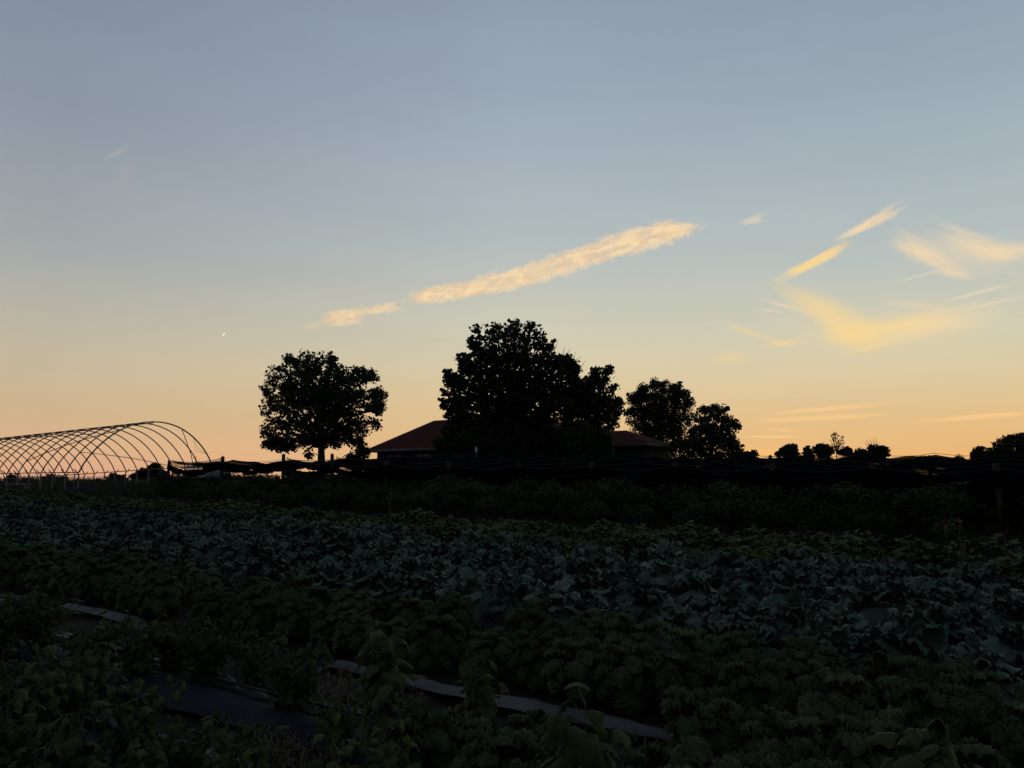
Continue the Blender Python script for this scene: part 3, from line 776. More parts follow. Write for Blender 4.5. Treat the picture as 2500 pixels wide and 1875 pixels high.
for i in range(420):
    u = RND.uniform(-64, -31); v = RND.uniform(10, 30); x, y = uv2xy(u, v); sp.append((x, y, .7))
tag(blades('weedy_grass', sp, 'grass', .42, 70, 2), 'weedy grass round the bushes, the hoop frame and the lower left corner', 'grass', kind='stuff')

# tall pale seed stalks among the yellow-green plants
def seed_stalk(px, py, h, lab, seed):
    rng = random.Random(seed); x, y = on_ground(px, py, h); z = T(x, y)
    e = empty('weed_stalk', (x, y, z)); m = MB(); hd = MB()
    m.tube([(0, 0, 0), (.02, 0, h * .5), (.0, 0, h * .97)], [.012, .01, .006], 5)
    for k in range(5):
        a = rng.uniform(0, 6.28); b = h * rng.uniform(.6, .95)
        m.tube([(0.01, 0, b), (.06 * math.cos(a), .06 * math.sin(a), b + .09)], [.006, .004], 4)
        leaf_patch(hd, (.06 * math.cos(a), .06 * math.sin(a), b + .08), a, .08, .04, .9, .6, 3, 2, ovate, .2, .004, 1, np.random.default_rng(k))
    leaf_patch(hd, (0, 0, h * .95), 1, .12, .05, 1.2, .4, 3, 2, ovate, .2, .004, 1, np.random.default_rng(9))
    m.build('stem', M['straw'], e); hd.build('seed_head', M['straw'], e); tag(e, lab, 'weed')
seed_stalk(2340, 1275, .95, 'taller pale forked weed stalk rising from the yellow-green row at right', 1)
seed_stalk(2308, 1290, .8, 'shorter pale weed stalk left of the forked one', 2)
seed_stalk(952, 1205, 1.0, 'pale weed stalk alone against the dark bushes', 3)

# ------------------------------------------------------------------ trees
def make_tree(name, label, lobes, D, base_px, mat, leaf, dens, seed, trunk_r=.16, group=None, cat='tree', clus=.32, per=40, ry=None,
              limbs=True, twigs=None, gap=.42, glayer=1.1, shr=.6, base_y=None, top_frac=.55, org=None, ks=None, droop=.3):
    rng = np.random.default_rng(seed)
    if org:
        lobes = [(org[0] + a * ks, org[1] + b * ks, c * ks) for a, b, c in lobes]
    s = D / F_PX
    L3 = [(at(px, py, D), r * s) for px, py, r in lobes]
    bx = at(base_px, 1150, D).x; by = D if base_y is None else base_y
    bz = T(bx, by)
    xs0 = min(c.x - r for c, r in L3); xs1 = max(c.x + r for c, r in L3); zs0 = min(c.z - r for c, r in L3); zs1 = max(c.z + r for c, r in L3)
    cx, cz = (xs0 + xs1) / 2, (zs0 + zs1) / 2; Rx, Rz = (xs1 - xs0) / 2 * 1.05, (zs1 - zs0) / 2 * 1.05
    Ry = ry if ry else min(Rx, Rz) * .95
    C = []; par = []; cls = []
    Ry *= 1.0
    disc = [(c.x, c.z, r - min(clus, r * .75) * shr) for c, r in L3]
    def depth(x, z): return math.sqrt(max(.08, 1 - ((x - cx) / Rx) ** 2 - ((z - cz) / Rz) ** 2)) * Ry
    g = gap; nx = int(2 * Rx / g) + 1; nzz = int(2 * Rz / g) + 1
    for a in range(nx):
        for b in range(nzz):
            x0_ = cx - Rx + a * g; z0_ = cz - Rz + b * g
            for layer in range(max(2, int(2 * depth(x0_, z0_) / glayer + .5))):
                x = x0_ + rng.uniform(-.5, .5) * g * 1.3; z = z0_ + rng.uniform(-.5, .5) * g * 1.3
                best, bi = -1, -1
                for li, (dx_, dz_, rr_) in enumerate(disc):
                    m_ = rr_ - math.hypot(x - dx_, z - dz_)
                    if m_ > 0 and m_ > best: best, bi = m_, li
                if bi < 0: continue
                h = depth(x, z); C.append((x, D + rng.uniform(-h, h), z)); par.append(bi); cls.append(clus)
    for li, (c, r) in enumerate(L3):                  # small sprays at the edge of the crown
        if r < clus * 1.9:
            for _ in range(max(3, int(7 * (r / clus) ** 2))):
                h = depth(c.x, c.z) * .6; q = r * .5
                C.append((c.x + rng.uniform(-q, q), D + rng.uniform(-h, h), c.z + rng.uniform(-q, q))); par.append(li); cls.append(min(clus, r * .6))
    C = np.array(C); nc = len(C)
    idx = np.repeat(np.arange(nc), per); n = len(idx)
    off = rng.normal(size=(n, 3)); off /= np.linalg.norm(off, axis=1)[:, None]
    off *= (np.array(cls)[idx] * rng.uniform(0, 1, n) ** .45)[:, None]; off[:, 2] *= .75
    P = C[idx] + off
    # leaves: small rhombs, tips hanging outwards
    t = off / np.maximum(1e-6, np.linalg.norm(off, axis=1))[:, None] + rng.normal(0, .55, (n, 3)); t[:, 2] -= droop
    t /= np.linalg.norm(t, axis=1)[:, None]
    w = np.cross(t, rng.normal(size=(n, 3))); w /= np.maximum(1e-6, np.linalg.norm(w, axis=1))[:, None]
    ln = leaf * rng.uniform(.45, 1.3, n)[:, None]; wd = ln * rng.uniform(.32, .5, n)[:, None]
    root = Vector((bx, by, bz))
    P = P - np.array(root)
    V = np.stack([P - t * ln * .5, P + w * wd, P + t * ln * .5, P - w * wd], 1).reshape(-1, 3)
    Fq = np.arange(n * 4).reshape(-1, 4)
    e = empty(name, root)
    tag(e, label, cat, group)
    m = MB()
    top = Vector((cx * .75 + bx * .25, D, zs0 + (zs1 - zs0) * top_frac))
    tp = []
    for k in range(8):
        f = k / 7; q = root.lerp(top, f) - root
        q.x += .12 * math.sin(f * 5 + seed) * f; q.y += .1 * math.cos(f * 4 + seed) * f
        tp.append(q)
    tp[0].z -= .15
    m.tube(tp, [trunk_r * (1.35 if k == 0 else 1.08 if k == 1 else 1 - .09 * k) for k in range(8)], 8)
    if limbs:
        fork_lo = max(.3, min(.8, (zs0 + .12 * (zs1 - zs0) - bz) / max(.1, top.z - bz)))
        ends = []
        for li, (c, r) in enumerate(L3):
            c2 = Vector((c.x, D + rng.uniform(-.5, .5) * Ry * math.sqrt(max(.1, 1 - ((c.x - cx) / Rx) ** 2)), c.z)) - root
            f = min(1.0, max(fork_lo, (c2.z * .55) / max(.1, tp[-1].z)))
            i0 = min(6, int(f * 7)); st_ = tp[i0].lerp(tp[i0 + 1], f * 7 - i0)
            mid = st_.lerp(c2, .5) + Vector((0, 0, .12 * (c2 - st_).length)) 
            m.tube([st_, st_.lerp(mid, .6), mid, mid.lerp(c2, .6), c2], [trunk_r * .42, trunk_r * .34, trunk_r * .26, trunk_r * .18, trunk_r * .1], 5)
            ends.append((mid, c2))
        for k in range(nc):
            if rng.uniform() > .5: continue
            mid, c2 = ends[par[k]]; b = Vector(C[k]) - root
            a = mid.lerp(c2, rng.uniform(.1, .9))
            m.tube([a, a.lerp(b, .5) + Vector((0, 0, .06)), b], [trunk_r * .12, trunk_r * .08, trunk_r * .035], 3, False)
    if twigs:
        tw = MB()
        for (x0, y0, x1, y1) in twigs:
            a = at(x0, y0, D) - root; b = at(x1, y1, D) - root
            mm = a.lerp(b, .5) + Vector((rng.uniform(-.08, .08), rng.uniform(-.15, .15), rng.uniform(-.05, .05)))
            tw.tube([a, mm, b], [.022 * D / 45, .015 * D / 45, .007 * D / 45], 4)
        tw.build('bare_twigs', M['bark'], e)
    m.build('trunk', M['bark'], e, smooth=True)
    obj('crown', np_mesh('crown', V, Fq, M[mat]), e)
    return e

def crop(org, w, W=2212):
    return dict(org=org, ks=w / W)
# round maple on the left of the house
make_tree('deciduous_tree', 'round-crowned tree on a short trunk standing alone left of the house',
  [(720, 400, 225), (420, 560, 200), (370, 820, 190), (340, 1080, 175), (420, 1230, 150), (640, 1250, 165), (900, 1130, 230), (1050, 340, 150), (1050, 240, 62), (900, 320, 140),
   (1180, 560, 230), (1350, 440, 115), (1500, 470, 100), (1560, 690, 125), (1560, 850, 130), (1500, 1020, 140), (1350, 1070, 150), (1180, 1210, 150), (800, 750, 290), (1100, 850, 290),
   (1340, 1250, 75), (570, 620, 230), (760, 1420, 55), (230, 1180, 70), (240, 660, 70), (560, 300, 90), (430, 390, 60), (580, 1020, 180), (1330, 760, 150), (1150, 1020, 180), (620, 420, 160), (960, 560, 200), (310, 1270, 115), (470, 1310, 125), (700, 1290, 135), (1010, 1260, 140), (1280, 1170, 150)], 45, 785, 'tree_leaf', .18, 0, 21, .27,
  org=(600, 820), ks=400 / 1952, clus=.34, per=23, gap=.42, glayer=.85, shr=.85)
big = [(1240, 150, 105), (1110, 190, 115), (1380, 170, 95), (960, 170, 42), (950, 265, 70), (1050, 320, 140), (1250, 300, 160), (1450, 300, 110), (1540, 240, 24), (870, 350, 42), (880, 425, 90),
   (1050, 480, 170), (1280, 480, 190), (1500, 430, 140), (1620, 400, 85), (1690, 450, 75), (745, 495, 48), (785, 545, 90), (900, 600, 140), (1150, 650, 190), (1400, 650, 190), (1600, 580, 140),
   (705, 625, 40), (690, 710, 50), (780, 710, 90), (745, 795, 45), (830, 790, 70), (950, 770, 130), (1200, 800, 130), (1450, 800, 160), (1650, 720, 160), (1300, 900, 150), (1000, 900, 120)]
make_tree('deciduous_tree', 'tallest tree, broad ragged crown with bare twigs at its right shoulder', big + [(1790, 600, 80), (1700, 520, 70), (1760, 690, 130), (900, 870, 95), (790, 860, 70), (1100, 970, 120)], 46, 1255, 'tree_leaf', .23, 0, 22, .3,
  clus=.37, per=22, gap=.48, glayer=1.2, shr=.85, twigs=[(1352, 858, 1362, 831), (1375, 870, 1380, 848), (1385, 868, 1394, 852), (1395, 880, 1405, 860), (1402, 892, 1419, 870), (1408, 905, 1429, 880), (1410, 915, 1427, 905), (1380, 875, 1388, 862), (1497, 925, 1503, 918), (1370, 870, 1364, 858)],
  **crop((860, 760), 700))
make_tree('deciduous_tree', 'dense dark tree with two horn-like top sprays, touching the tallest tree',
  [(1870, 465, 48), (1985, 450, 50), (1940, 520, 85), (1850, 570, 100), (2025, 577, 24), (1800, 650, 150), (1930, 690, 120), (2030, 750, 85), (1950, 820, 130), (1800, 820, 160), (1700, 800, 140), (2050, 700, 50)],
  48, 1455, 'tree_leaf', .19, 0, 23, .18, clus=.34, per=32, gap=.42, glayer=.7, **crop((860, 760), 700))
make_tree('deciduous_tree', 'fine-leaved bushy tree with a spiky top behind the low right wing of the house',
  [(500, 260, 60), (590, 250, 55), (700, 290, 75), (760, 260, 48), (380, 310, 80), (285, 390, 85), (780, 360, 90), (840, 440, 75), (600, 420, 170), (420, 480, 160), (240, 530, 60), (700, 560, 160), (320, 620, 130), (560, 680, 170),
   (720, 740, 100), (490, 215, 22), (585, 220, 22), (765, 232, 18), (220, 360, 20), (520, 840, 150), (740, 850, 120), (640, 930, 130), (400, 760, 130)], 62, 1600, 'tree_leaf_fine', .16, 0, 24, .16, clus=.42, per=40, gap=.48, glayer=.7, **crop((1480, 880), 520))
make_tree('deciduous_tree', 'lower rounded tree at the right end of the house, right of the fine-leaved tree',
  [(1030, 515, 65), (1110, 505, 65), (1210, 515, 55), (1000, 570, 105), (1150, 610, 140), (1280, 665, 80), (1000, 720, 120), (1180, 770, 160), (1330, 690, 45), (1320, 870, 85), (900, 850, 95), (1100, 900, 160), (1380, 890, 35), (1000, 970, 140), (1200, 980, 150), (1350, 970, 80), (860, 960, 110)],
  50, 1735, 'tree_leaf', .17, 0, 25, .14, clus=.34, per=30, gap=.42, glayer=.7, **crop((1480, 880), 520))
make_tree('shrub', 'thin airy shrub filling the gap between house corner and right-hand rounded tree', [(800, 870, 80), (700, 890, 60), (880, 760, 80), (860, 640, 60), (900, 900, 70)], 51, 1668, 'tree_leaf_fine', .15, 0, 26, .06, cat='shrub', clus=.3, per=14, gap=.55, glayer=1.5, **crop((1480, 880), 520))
make_tree('shrub', 'small loose shrub between the round tree and the left corner of the house', [(1380, 1330, 75), (1330, 1400, 70), (1420, 1400, 60), (1250, 1440, 70), (1350, 1480, 70), (1450, 1350, 40)], 47, 876, 'tree_leaf_fine', .14, 0, 27, .05, cat='shrub', clus=.28, per=22, gap=.4, glayer=1.0, org=(600, 820), ks=400 / 1952)
# shrubs along the house front
for i, (lx, ly, lr, lab) in enumerate([(760, 975, 118, 'rounded shrub covering the left house roof edge, leftmost of the shrubs under the tallest tree'),
     (980, 985, 140, 'dark shrub second from the left under the tallest tree'), (1230, 985, 150, 'dark shrub in the middle below the trunk of the tallest tree'),
     (1480, 985, 150, 'dark shrub below the right shoulder of the tallest tree'), (1720, 975, 160, 'dark shrub below the tree with the two horn-like sprays'),
     (1900, 1000, 105, 'dark shrub ending the row beside the low right roof')]):
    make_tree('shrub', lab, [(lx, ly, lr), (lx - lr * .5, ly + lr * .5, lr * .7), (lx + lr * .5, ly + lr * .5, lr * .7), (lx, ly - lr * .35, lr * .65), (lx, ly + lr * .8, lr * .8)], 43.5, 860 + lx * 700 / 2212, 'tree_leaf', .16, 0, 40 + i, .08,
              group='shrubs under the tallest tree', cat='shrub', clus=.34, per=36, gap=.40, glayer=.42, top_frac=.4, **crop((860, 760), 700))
# far trees beyond the net, right
K5 = crop((1800, 980), 700)
FAR = [
 ('round dark far tree, leftmost of the cluster beyond the net at right', [(390, 375, 52), (345, 390, 40), (430, 365, 42), (460, 395, 34), (432, 340, 18), (330, 410, 30), (400, 420, 60)], 1922, None, 30),
 ('small narrow far tree between the two round dark ones beyond the net', [(545, 385, 34), (540, 355, 14), (525, 410, 28), (560, 415, 30), (575, 400, 22)], 1972, None, 30),
 ('round flat-topped far tree just left of the airy tall one', [(660, 360, 48), (620, 375, 36), (705, 375, 36), (660, 410, 55), (720, 395, 24)], 2008, None, 30),
 ('airy tall far tree with thin foliage and bare side limbs', [(750, 245, 26), (735, 270, 20), (765, 275, 20), (745, 300, 22), (775, 320, 20), (820, 275, 10), (805, 300, 10), (785, 350, 18), (755, 350, 26), (815, 325, 10), (735, 330, 12), (770, 390, 30)], 2040, [(2045, 1098, 2058, 1068), (2048, 1090, 2062, 1076), (2046, 1085, 2052, 1066), (2040, 1095, 2030, 1065), (2042, 1100, 2060, 1085), (2038, 1102, 2035, 1070)], 7),
 ('dark far tree right of the airy tall one', [(840, 385, 42), (800, 395, 35), (870, 380, 28), (880, 410, 30), (850, 360, 20)], 2066, None, 30),
 ('low wide far bush with bare twigs sticking out on top', [(970, 390, 38), (930, 400, 28), (1060, 375, 46), (1130, 375, 40), (1150, 400, 30), (1000, 405, 40), (1090, 410, 50), (1040, 350, 22)], 2130, [(2128, 1092, 2115, 1074), (2130, 1090, 2122, 1070), (2132, 1090, 2134, 1068), (2134, 1092, 2140, 1070), (2120, 1094, 2111, 1078), (2138, 1092, 2148, 1080)], 30),
 ('small dark far bush alone between the two far tree groups', [(1700, 445, 34), (1670, 450, 22), (1735, 450, 26), (1700, 465, 45)], 2338, None, 30),
 ('round far tree at the left foot of the large far tree', [(1870, 392, 52), (1840, 410, 40), (1900, 410, 40), (1880, 365, 26), (1860, 440, 55)], 2390, None, 30),
 ('large dark far tree cut by the right frame edge', [(2080, 325, 72), (2180, 315, 74), (2000, 380, 62), (2120, 400, 100), (2280, 360, 110), (2110, 275, 32), (2190, 270, 34), (1960, 410, 50), (2040, 430, 80), (2380, 390, 90)], 2470, None, 26),
 ('low flat far bush right of the rounded tree beside the house', [(60, 410, 34), (100, 400, 30), (130, 405, 28), (20, 410, 30), (80, 430, 50)], 1826, None, 30),
]
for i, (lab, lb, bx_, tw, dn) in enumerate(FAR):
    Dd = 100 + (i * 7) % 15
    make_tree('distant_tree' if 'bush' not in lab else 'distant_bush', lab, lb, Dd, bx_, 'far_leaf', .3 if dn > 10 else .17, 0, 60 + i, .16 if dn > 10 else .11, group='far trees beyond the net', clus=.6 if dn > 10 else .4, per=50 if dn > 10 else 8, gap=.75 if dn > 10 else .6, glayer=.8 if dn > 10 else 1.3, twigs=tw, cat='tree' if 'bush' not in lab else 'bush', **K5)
# far trees seen through and beside the hoop frame, left
K1 = crop((0, 980), 600)
FARL = [
 ('small dark far tree seen below the hoop frame at the left frame edge', [(95, 700, 48), (60, 720, 40), (130, 720, 36), (110, 680, 24)], 26),
 ('tiny far tree second from the left below the hoop frame', [(215, 720, 34), (240, 725, 36), (270, 730, 20)], 62),
 ('rounded far tree with a forked top behind the near rail posts of the hoop frame', [(450, 700, 48), (420, 710, 38), (490, 715, 40), (430, 665, 16), (460, 670, 18), (540, 705, 42), (565, 700, 22)], 125),
 ('low far bush right of the end post of the hoop frame', [(700, 720, 34), (740, 735, 34), (720, 715, 18), (780, 735, 30), (690, 740, 30)], 195),
 ('low far bush with a twiggy top between the far rail posts', [(830, 730, 32), (860, 715, 26), (890, 710, 24), (850, 745, 34)], 230),
 ('far tree with a jagged top under the middle of the hoop frame', [(1040, 680, 40), (1020, 670, 26), (1070, 680, 26), (1120, 690, 30), (980, 710, 50), (1060, 720, 60)], 282),
 ('flat-topped far tree left of the taller one beside the net corner post', [(1300, 640, 46), (1270, 620, 26), (1340, 640, 36), (1250, 660, 45), (1300, 690, 60), (1210, 680, 40)], 352),
 ('long low far hedge between the hoop frame posts and the net corner post', [(900 + 45 * k, 735 - 1.0 * k * (k % 3), 30 + 5 * (k % 2)) for k in range(14)], 320),
 ('taller far tree right beside the net corner post', [(1410, 600, 48), (1440, 620, 42), (1380, 590, 26), (1430, 580, 26), (1400, 660, 60), (1460, 650, 40), (1390, 570, 14)], 382),
]
for i, (lab, lb, bx_) in enumerate(FARL):
    make_tree('distant_tree' if 'tree' in lab else 'distant_hedge' if 'hedge' in lab else 'distant_bush', lab, lb, 76 + (i * 5) % 11, bx_, 'far_leaf', .24, 0, 90 + i, .1, group='far trees by the hoop frame', clus=.45, per=40, gap=.6, glayer=1.2,
              twigs=[(478, 1130, 472, 1116), (478, 1130, 480, 1113), (479, 1132, 488, 1121)] if i == 8 else None, cat='tree' if 'tree' in lab else 'hedge' if 'hedge' in lab else 'bush', **K1)

# ------------------------------------------------------------------ house
def make_house():
    d = Vector((*D_, 0)).normalized(); n = Vector((*N_, 0)).normalized(); ang = math.atan2(d.y, d.x)
    c0 = at(893, 1098, 58); c0.z = 0
    zb = T(c0.x + 6, 55); e = empty('house', (c0.x, c0.y, zb), ang)
    e.rotation_euler = (0, 0, ang)
    ez = at(893, 1098, 58).z - zb                    # eave height above base
    rz_ = at(1062, 1027, 59).z - zb
    def hip(m, u0, u1, w0, w1, z0, z1, ov=.0):
        h = (w1 - w0) / 2; wm = (w0 + w1) / 2
        vs = [(u0, w0, z0), (u1, w0, z0), (u1, w1, z0), (u0, w1, z0), (u0 + h, wm, z1), (u1 - h, wm, z1)]
        m.add(vs, [(0, 1, 5, 4), (1, 2, 5), (2, 3, 4, 5), (3, 0, 4)])
    Lm, Wm = 17.0, 7.2
    m = MB(); hip(m, 0, Lm, 0, Wm, ez, rz_); rf = m.build('roof', M['roof'], e)
    ch = MB(); ch.box((9.5, Wm / 2 + .7, rz_ - .1), (.8, .6, 1.0)); ch.box((9.5, Wm / 2 + .7, rz_ + .45), (.95, .75, .1)); ch.build('chimney', M['house_wall'], rf)
    # low right wing: its front right corner is at (1645, 1080)
    pr = at(1578, 1080, 48)
    rel = Vector((pr.x - c0.x, pr.y - c0.y, 0)); ur, wr = rel.dot(d), rel.dot(n); ze = pr.z - zb
    zr = at(1500, 1049, 51).z - zb
    W2 = 5.2; u2 = Lm - 2.5
    m = MB(); hip(m, u2 - 3.9, ur, wr, wr + W2, ze, zr); m.build('wing_roof', M['roof'], e)
    fs = MB(); t = .16
    for (u0, u1, w0, w1, z) in ((0, Lm, 0, Wm, ez), (u2, ur, wr, wr + W2, ze)):
        fs.box(((u0 + u1) / 2, w0 + .02, z - t / 2 - .004), (u1 - u0, .04, t)); fs.box(((u0 + u1) / 2, w1 - .02, z - t / 2 - .004), (u1 - u0, .04, t))
        fs.box((u0 + .02, (w0 + w1) / 2, z - t / 2 - .004), (.04, w1 - w0 - .09, t)); fs.box((u1 - .02, (w0 + w1) / 2, z - t / 2 - .004), (.04, w1 - w0 - .09, t))
        fs.box(((u0 + u1) / 2, (w0 + w1) / 2, z - t - .02), (u1 - u0 - .1, w1 - w0 - .1, .03))
    fs.build('fascia', M['fascia'], e)
    wl = MB(); wl.box((Lm / 2, Wm / 2, (ez - .2) / 2 - .3), (Lm - 1.2, Wm - 1.2, ez - .2 + .6)); wl.box(((u2 + ur) / 2 + .2, wr + W2 / 2, (ze - .2) / 2 - .3), (ur - u2 - 1.3, W2 - 1.2, ze - .2 + .6)); wl.build('wall', M['house_wall'], e)
    for (u, w, ww, z) in ((2.4, .6, 1.4, 1.45), (5.2, .6, 1.4, 1.45), (11.0, .6, 1.8, 1.45), (14.0, .6, 1.4, 1.45), (ur - 2.2, wr + .6, 1.4, 1.4)):
        f = MB(); y = w - .02
        for sx in (-1, 1): f.box((u + sx * (ww / 2 + .03), y, z), (.07, .07, 1.2))
        f.box((u, y, z + .565), (ww - .012, .07, .07)); f.box((u, y, z - .565), (ww - .012, .07, .07)); f.box((u, y, z), (.05, .06, 1.05))
        wn = f.build('window', M['house_wall'], e)
        g = MB(); g.box((u, w - .005, z), (ww - .02, .02, 1.06)); g.build('pane', M['glass'], wn)
    dr = MB(); dr.box((8.0, .575, 1.0), (.95, .05, 2.05)); do = dr.build('door', M['board'], e)
    hd = MB(); hd.box((8.35, .535, 1.0), (.04, .03, .14)); hd.build('handle', M['hose'], do)
    tag(e, 'long low house with a red-brown hip roof, half hidden behind the tallest tree', 'house')
make_house()

# ------------------------------------------------------------------ hoop greenhouse frame
def make_hoops():
    n = Vector((*N_, 0)).normalized(); d = Vector((*D_, 0)).normalized()
    c = at(374, 1030, 38.5); base = Vector((c.x, c.y, T(c.x, c.y)))
    e = empty('hoop_greenhouse', base)
    W = 6.9; nh = 22; sp = 1.2
    pl = at(184, 1153, 35.5).z; pr_ = at(511, 1136, 41.4).z
    L_, R_, A_ = [], [], []
    for i in range(nh):
        q = Vector((c.x, c.y, 0)) - d * (sp * i)
        l = q - n * W / 2; r = q + n * W / 2
        f = i / 13
        l.z = pl + (.04) * f; r.z = pr_ - .40 * f
        ap = q.copy(); ap.z = c.z - .27 * f
        L_.append(l - base); R_.append(r - base); A_.append(ap - base)
    def arc(i, t):                      # t in 0..1 over the hoop
        x = 2 * t - 1
        l, r, a = L_[i], R_[i], A_[i]
        p = l.lerp(r, t); mid = (l.z + r.z) / 2
        p.z = l.z + (r.z - l.z) * t + (a.z - mid) * (1 - abs(x) ** 2.15) ** .82
        return p
    for i in range(nh):
        m = MB(); rad = .036 if i == 0 else .029
        m.tube([arc(i, t) for t in np.linspace(0, 1, 41)], rad, 6); m.build('hoop', M['steel'], e, smooth=True)
    for side in (L_, R_):
        m = MB(); m.tube(side, .028, 6); m.build('side_rail', M['steel'], e)
    m = MB(); m.tube([arc(i, .5) + Vector((0, 0, -.05)) for i in range(nh)], .024, 6); m.build('ridge_pipe', M['steel'], e)
    for side, sg in ((L_, -1), (R_, 1)):
        for i in range(nh):
            p = side[i]; w = p + base; g = T(w.x, w.y) - base.z
            m = MB(); m.tube([(p.x, p.y, g - .3), (p.x, p.y, p.z - .06)], .034, 6)
            m.tube([(p.x, p.y, p.z - .1), (p.x + n.x * sg * .22, p.y + n.y * sg * .22, p.z + .14)], [.03, .022], 5)
            m.build('ground_post', M['steel'], e)
    # loose braces: a strut in the near end, two diagonal wind braces, two slack cords
    a = arc(0, .73); b = Vector((a.x + .75, a.y + .3, T(c.x + 1.5, c.y) - base.z + .6))
    m = MB(); m.tube([a, a.lerp(b, .5) + Vector((.12, 0, 0)), b], .02, 5); m.build('end_strut', M['steel'], e)
    m = MB(); m.tube([arc(0, .27) if k == 0 else arc(min(nh - 1, k), .27 - .045 * k) for k in range(6)], .022, 5); m.build('wind_brace', M['steel'], e)
    m = MB(); m.tube([arc(k, .27) + Vector((0, 0, -.08 * math.sin(k * .5))) for k in range(2, 18)], .018, 5); m.build('purlin', M['steel'], e)
    m = MB(); m.tube([arc(10 - k, .86 + .02 * k) if k < 7 else arc(3, .995) for k in range(8)], .02, 5); m.build('wind_brace', M['steel'], e)
    m = MB()
    for k in (0, 1):
        a = arc(0, .83); b = arc(0, .95)
        m.tube([a, a.lerp(b, .5) + Vector((-.22 + .12 * k, 0, -.28 + .1 * k)), b], .007, 4)
    m.build('slack_cord', M['hose'], e)
    tag(e, 'bare arched hoop frame of a greenhouse at the left', 'greenhouse frame')
    # pale board under the near rail
    p = at(45, 1183, 39); m = MB(); m.box((0, 0, .02), (1.3, .35, .05)); m.box((-.5, 0, -.25), (.06, .3, .5)); m.box((.5, 0, -.25), (.06, .3, .5))
    o = m.build('low_bench', M['board'], None, loc=(p.x, p.y, p.z)); o.rotation_euler[2] = -.2
    tag(o, 'low pale bench board under the hoop frame at the left edge', 'bench')
make_hoops()
# white shed glimpsed below the net
def make_shed():
    p = at(505, 1185, 43); g = T(p.x, p.y); e = empty('white_shed', (p.x, p.y, g), -.1)
    w = 2.1; h = at(505, 1146, 43).z - g
    m = MB()
    for k in range(12): m.box((-w / 2 + w / 12 * (k + .5), -.6, h / 2 - .1), (w / 12 - .012, .05 if k % 2 else .07, h + .2))
    m.box((-w / 2 + .03, 0, h / 2 - .1), (.05, 1.12, h + .2)); m.box((w / 2 - .03, 0, h / 2 - .1), (.05, 1.12, h + .2)); m.box((0, .6, h / 2 - .1), (w, .05, h + .2))
    m.build('wall', M['white'], e)
    r = MB(); r.add([(-w / 2 - .1, -.75, h + .02), (w / 2 + .1, -.75, h + .02), (w / 2 + .1, .75, h + .22), (-w / 2 - .1, .75, h + .22),
                     (-w / 2 - .1, -.75, h + .07), (w / 2 + .1, -.75, h + .07), (w / 2 + .1, .75, h + .27), (-w / 2 - .1, .75, h + .27)],
                    [(3, 2, 1, 0), (4, 5, 6, 7), (0, 1, 5, 4), (1, 2, 6, 5), (2, 3, 7, 6), (3, 0, 4, 7)])
    r.build('roof', M['board'], e)
    dd = MB(); dd.box((.5, -.655, .45), (.5, .03, .95)); dd.build('door', M['board'], e)
    tag(e, 'low white panelled shed glimpsed under the net right of the corner post', 'shed')
make_shed()

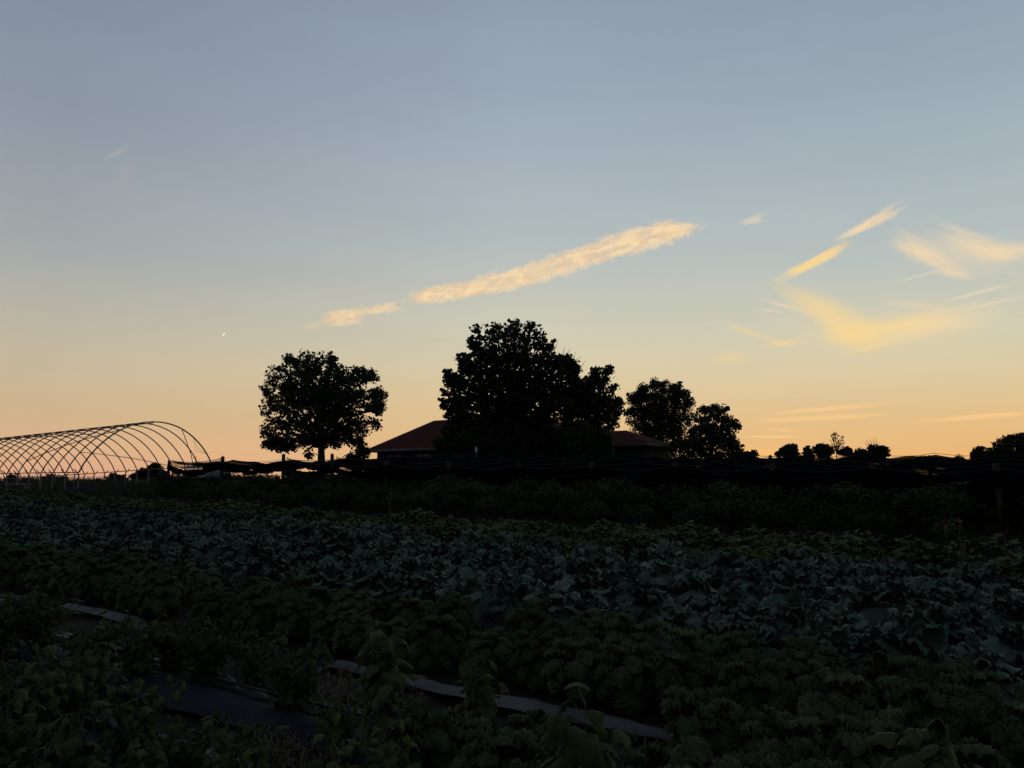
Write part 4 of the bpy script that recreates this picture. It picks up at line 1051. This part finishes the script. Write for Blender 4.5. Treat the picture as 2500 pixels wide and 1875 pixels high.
# ------------------------------------------------------------------ net on posts
FRONT_V = 19.4
US = [-31.4, -27.6, -23.75, -21.05, -18.4, -15.7, -13.05, -10.5, -8.0, -5.5, -3.2, -0.75, 1.8, 4.4, 7.0]
ROWS_V = [FRONT_V, 22.6, 26.0, 29.4, 32.8]
def seg(u):
    for a, b in zip(US[:-1], US[1:]):
        if a <= u <= b: return (u - a) / (b - a), b - a
    return 0.0, 2.6
HB = 1.45
def hfront(u): return HB + .12 * sst(-18, -24, u)
def make_net():
    x0, y0 = uv2xy(-12, 26); z0 = T(x0, y0); e = empty('garden_net', (x0, y0, z0))
    rng = np.random.default_rng(7)
    us = np.arange(US[0], US[-1] + .01, .17); vs_ = np.arange(FRONT_V, ROWS_V[-1] + .01, .17)
    V = []
    ph = rng.uniform(0, 6.28, 40)
    for v in vs_:
        k = min(3, int((v - FRONT_V) / 3.35)); va, vb = ROWS_V[k], ROWS_V[k + 1]; t = min(1, max(0, (v - va) / (vb - va)))
        for u in us:
            s, ln = seg(u); x, y = uv2xy(u, v)
            sg = 4 * s * (1 - s)
            h = hfront(u) - .16 * sg * (1 - .3 * math.sin(k * 2 + u)) - (.16 + .1 * math.sin(u * .55 + ph[k])) * 4 * t * (1 - t)
            h += .035 * math.sin(u * 1.9 + v * 3.1 + ph[4]) * sg + .03 * math.sin(u * 4.1 - v * 2.3 + ph[5]) * sg + .02 * math.sin(v * 7 + u * .8)
            V.append((x - x0, y - y0, T(x, y) + h - z0))
    nu = len(us); Fq = [(j * nu + i, j * nu + i + 1, (j + 1) * nu + i + 1, (j + 1) * nu + i) for j in range(len(vs_) - 1) for i in range(nu - 1)]
    obj('net_sheet', np_mesh('net_sheet', np.array(V), np.array(Fq), M['net'], True), e)
    for r_, rv in enumerate(ROWS_V):
        # folds of bunched netting looped from post to post
        pts = []; rad = []
        n = int((US[-1] - US[0]) / .11); rg = random.Random(r_)
        for i in range(n + 1):
            u = US[0] + .25 + (US[-1] - US[0] - .3) * i / n; s, ln = seg(u); x, y = uv2xy(u, rv - .14)
            sg = 4 * s * (1 - s); q = (.26 if r_ == 0 else .16) * (1 + .35 * math.sin(int(u / 2.6) * 2.1 + r_))
            h = hfront(u) - .17 - q * sg
            th = (.155 if r_ == 0 else .10) * (1 + .25 * math.sin(u * 1.3 + r_ * 2) + .18 * math.sin(u * 5.3) + rg.uniform(-.12, .12)) * (1.0 - .1 * sg)
            pts.append((x - x0, y - y0, T(x, y) + h - z0 + .02 * math.sin(u * 6))); rad.append((.07 + rg.uniform(-.015, .015), th))
        m = MB(); m.tube(pts, rad, 10); m.build('gathered_fold', M['net_fold'], e, smooth=True)
        m = MB(); wp = []
        for i in range(121):
            u = US[0] + (US[-1] - US[0]) * i / 120; s, ln = seg(u); x, y = uv2xy(u, rv)
            wp.append((x - x0, y - y0, T(x, y) + hfront(u) + .03 - .12 * 4 * s * (1 - s) - z0))
        m.tube(wp, .009, 4); m.build('wire', M['hose'], e)
    # a torn flap of mesh rising to the corner posts on the left
    m = MB()
    for (ua, ub, ha, hb) in ((US[0], US[1], 1.62, 1.75), (US[2], US[2] + 1.6, 1.75, 1.5), (US[3], US[3] + 1.4, 1.78, 1.5)):
        vs = []; k = 14
        for i in range(k + 1):
            u = ua + (ub - ua) * i / k; x, y = uv2xy(u, FRONT_V + .12); t = i / k; top = ha + (hb - ha) * t - .14 * 4 * t * (1 - t)
            for z in (hfront(u) - .25, hfront(u) - .05, top): vs.append((x - x0, y - y0 + .03 * math.sin(i * 1.7 + z), T(x, y) + z - z0))
        m.add(vs, [(i * 3 + j, i * 3 + 3 + j, i * 3 + 4 + j, i * 3 + 1 + j) for i in range(k) for j in (0, 1)])
    m.build('torn_flap', M['net_open'], e)
    tag(e, 'black garden net sagging in folds over rows of wooden posts', 'net')
    # posts
    def post(u, v, h, lab, grp, cap=False, lean=0.0):
        x, y = uv2xy(u, v); z = T(x, y); m = MB()
        m.tube([(0, 0, -.3), (.0, 0, h * .5), (.01, 0, h - .03), (.01, 0, h)], [.075, .07, .066, .05], 8)
        o = m.build('wooden_post', M['post'], None, loc=(x, y, z)); o.rotation_euler = (RND.uniform(-.03, .03), lean + RND.uniform(-.03, .03), RND.uniform(0, 6))
        tag(o, lab, 'post', grp)
        if cap:
            c_ = MB(); c_.tube([(.01, 0, h + .002), (.01, 0, h + .1), (.01, 0, h + .22), (.01, 0, h + .26)], [.05, .055, .04, .02], 8); c_.build('cap', M['white'], o)
    for i, u in enumerate(US):
        h = {0: 1.62, 1: 1.78, 2: 1.86, 3: 1.86}.get(i, 1.6)
        lab = {0: 'net corner post at the left end, beside the hoop frame', 1: 'net post between the corner post and the round tree, over the white shed',
               2: 'net post just left of the round tree trunk', 3: 'net post just right of the round tree trunk',
               11: 'stout net post at the far right of the front row, showing down to its foot'}.get(i, 'net post in the front row right of the round tree, sunk in folds')
        post(u, FRONT_V, h, lab, 'posts along the front edge of the net')
    nm = ['second', 'third', 'fourth', 'hindmost']
    for r_, rv in enumerate(ROWS_V[1:]):
        for i, u in enumerate(US):
            if i < 3 or (i + r_) % 2: continue
            x, y = uv2xy(u, rv)
            capd = False
            lab = 'net post poking its top through the net in the %s row from the front' % nm[r_]
            post(u + RND.uniform(-.4, .4), rv, HB - .03 + RND.uniform(-.07, .1), lab, 'posts in the %s row under the net' % nm[r_], capd)
    post(-22.1, 29.4, HB + .22, 'net post topped with a white cap, below the tallest tree', 'posts in the fourth row under the net', True)
    # short leaning stake by the corner
    x, y = on_ground(385, 1215); m = MB(); m.tube([(0, 0, -.2), (0, 0, .62)], [.045, .04], 6)
    o = m.build('leaning_stake', M['post'], None, loc=(x, y, T(x, y))); o.rotation_euler = (0, .42, 0); tag(o, 'short dark stake leaning right, in the weeds left of the net corner post', 'stake')
make_net()

# ------------------------------------------------------------------ render settings
SC.view_settings.view_transform = 'Standard'; SC.view_settings.look = 'None'; SC.view_settings.exposure = 0; SC.view_settings.gamma = 1
SC.render.engine = 'CYCLES'
SC.cycles.use_denoising = True
SC.cycles.max_bounces = 6; SC.cycles.transparent_max_bounces = 24
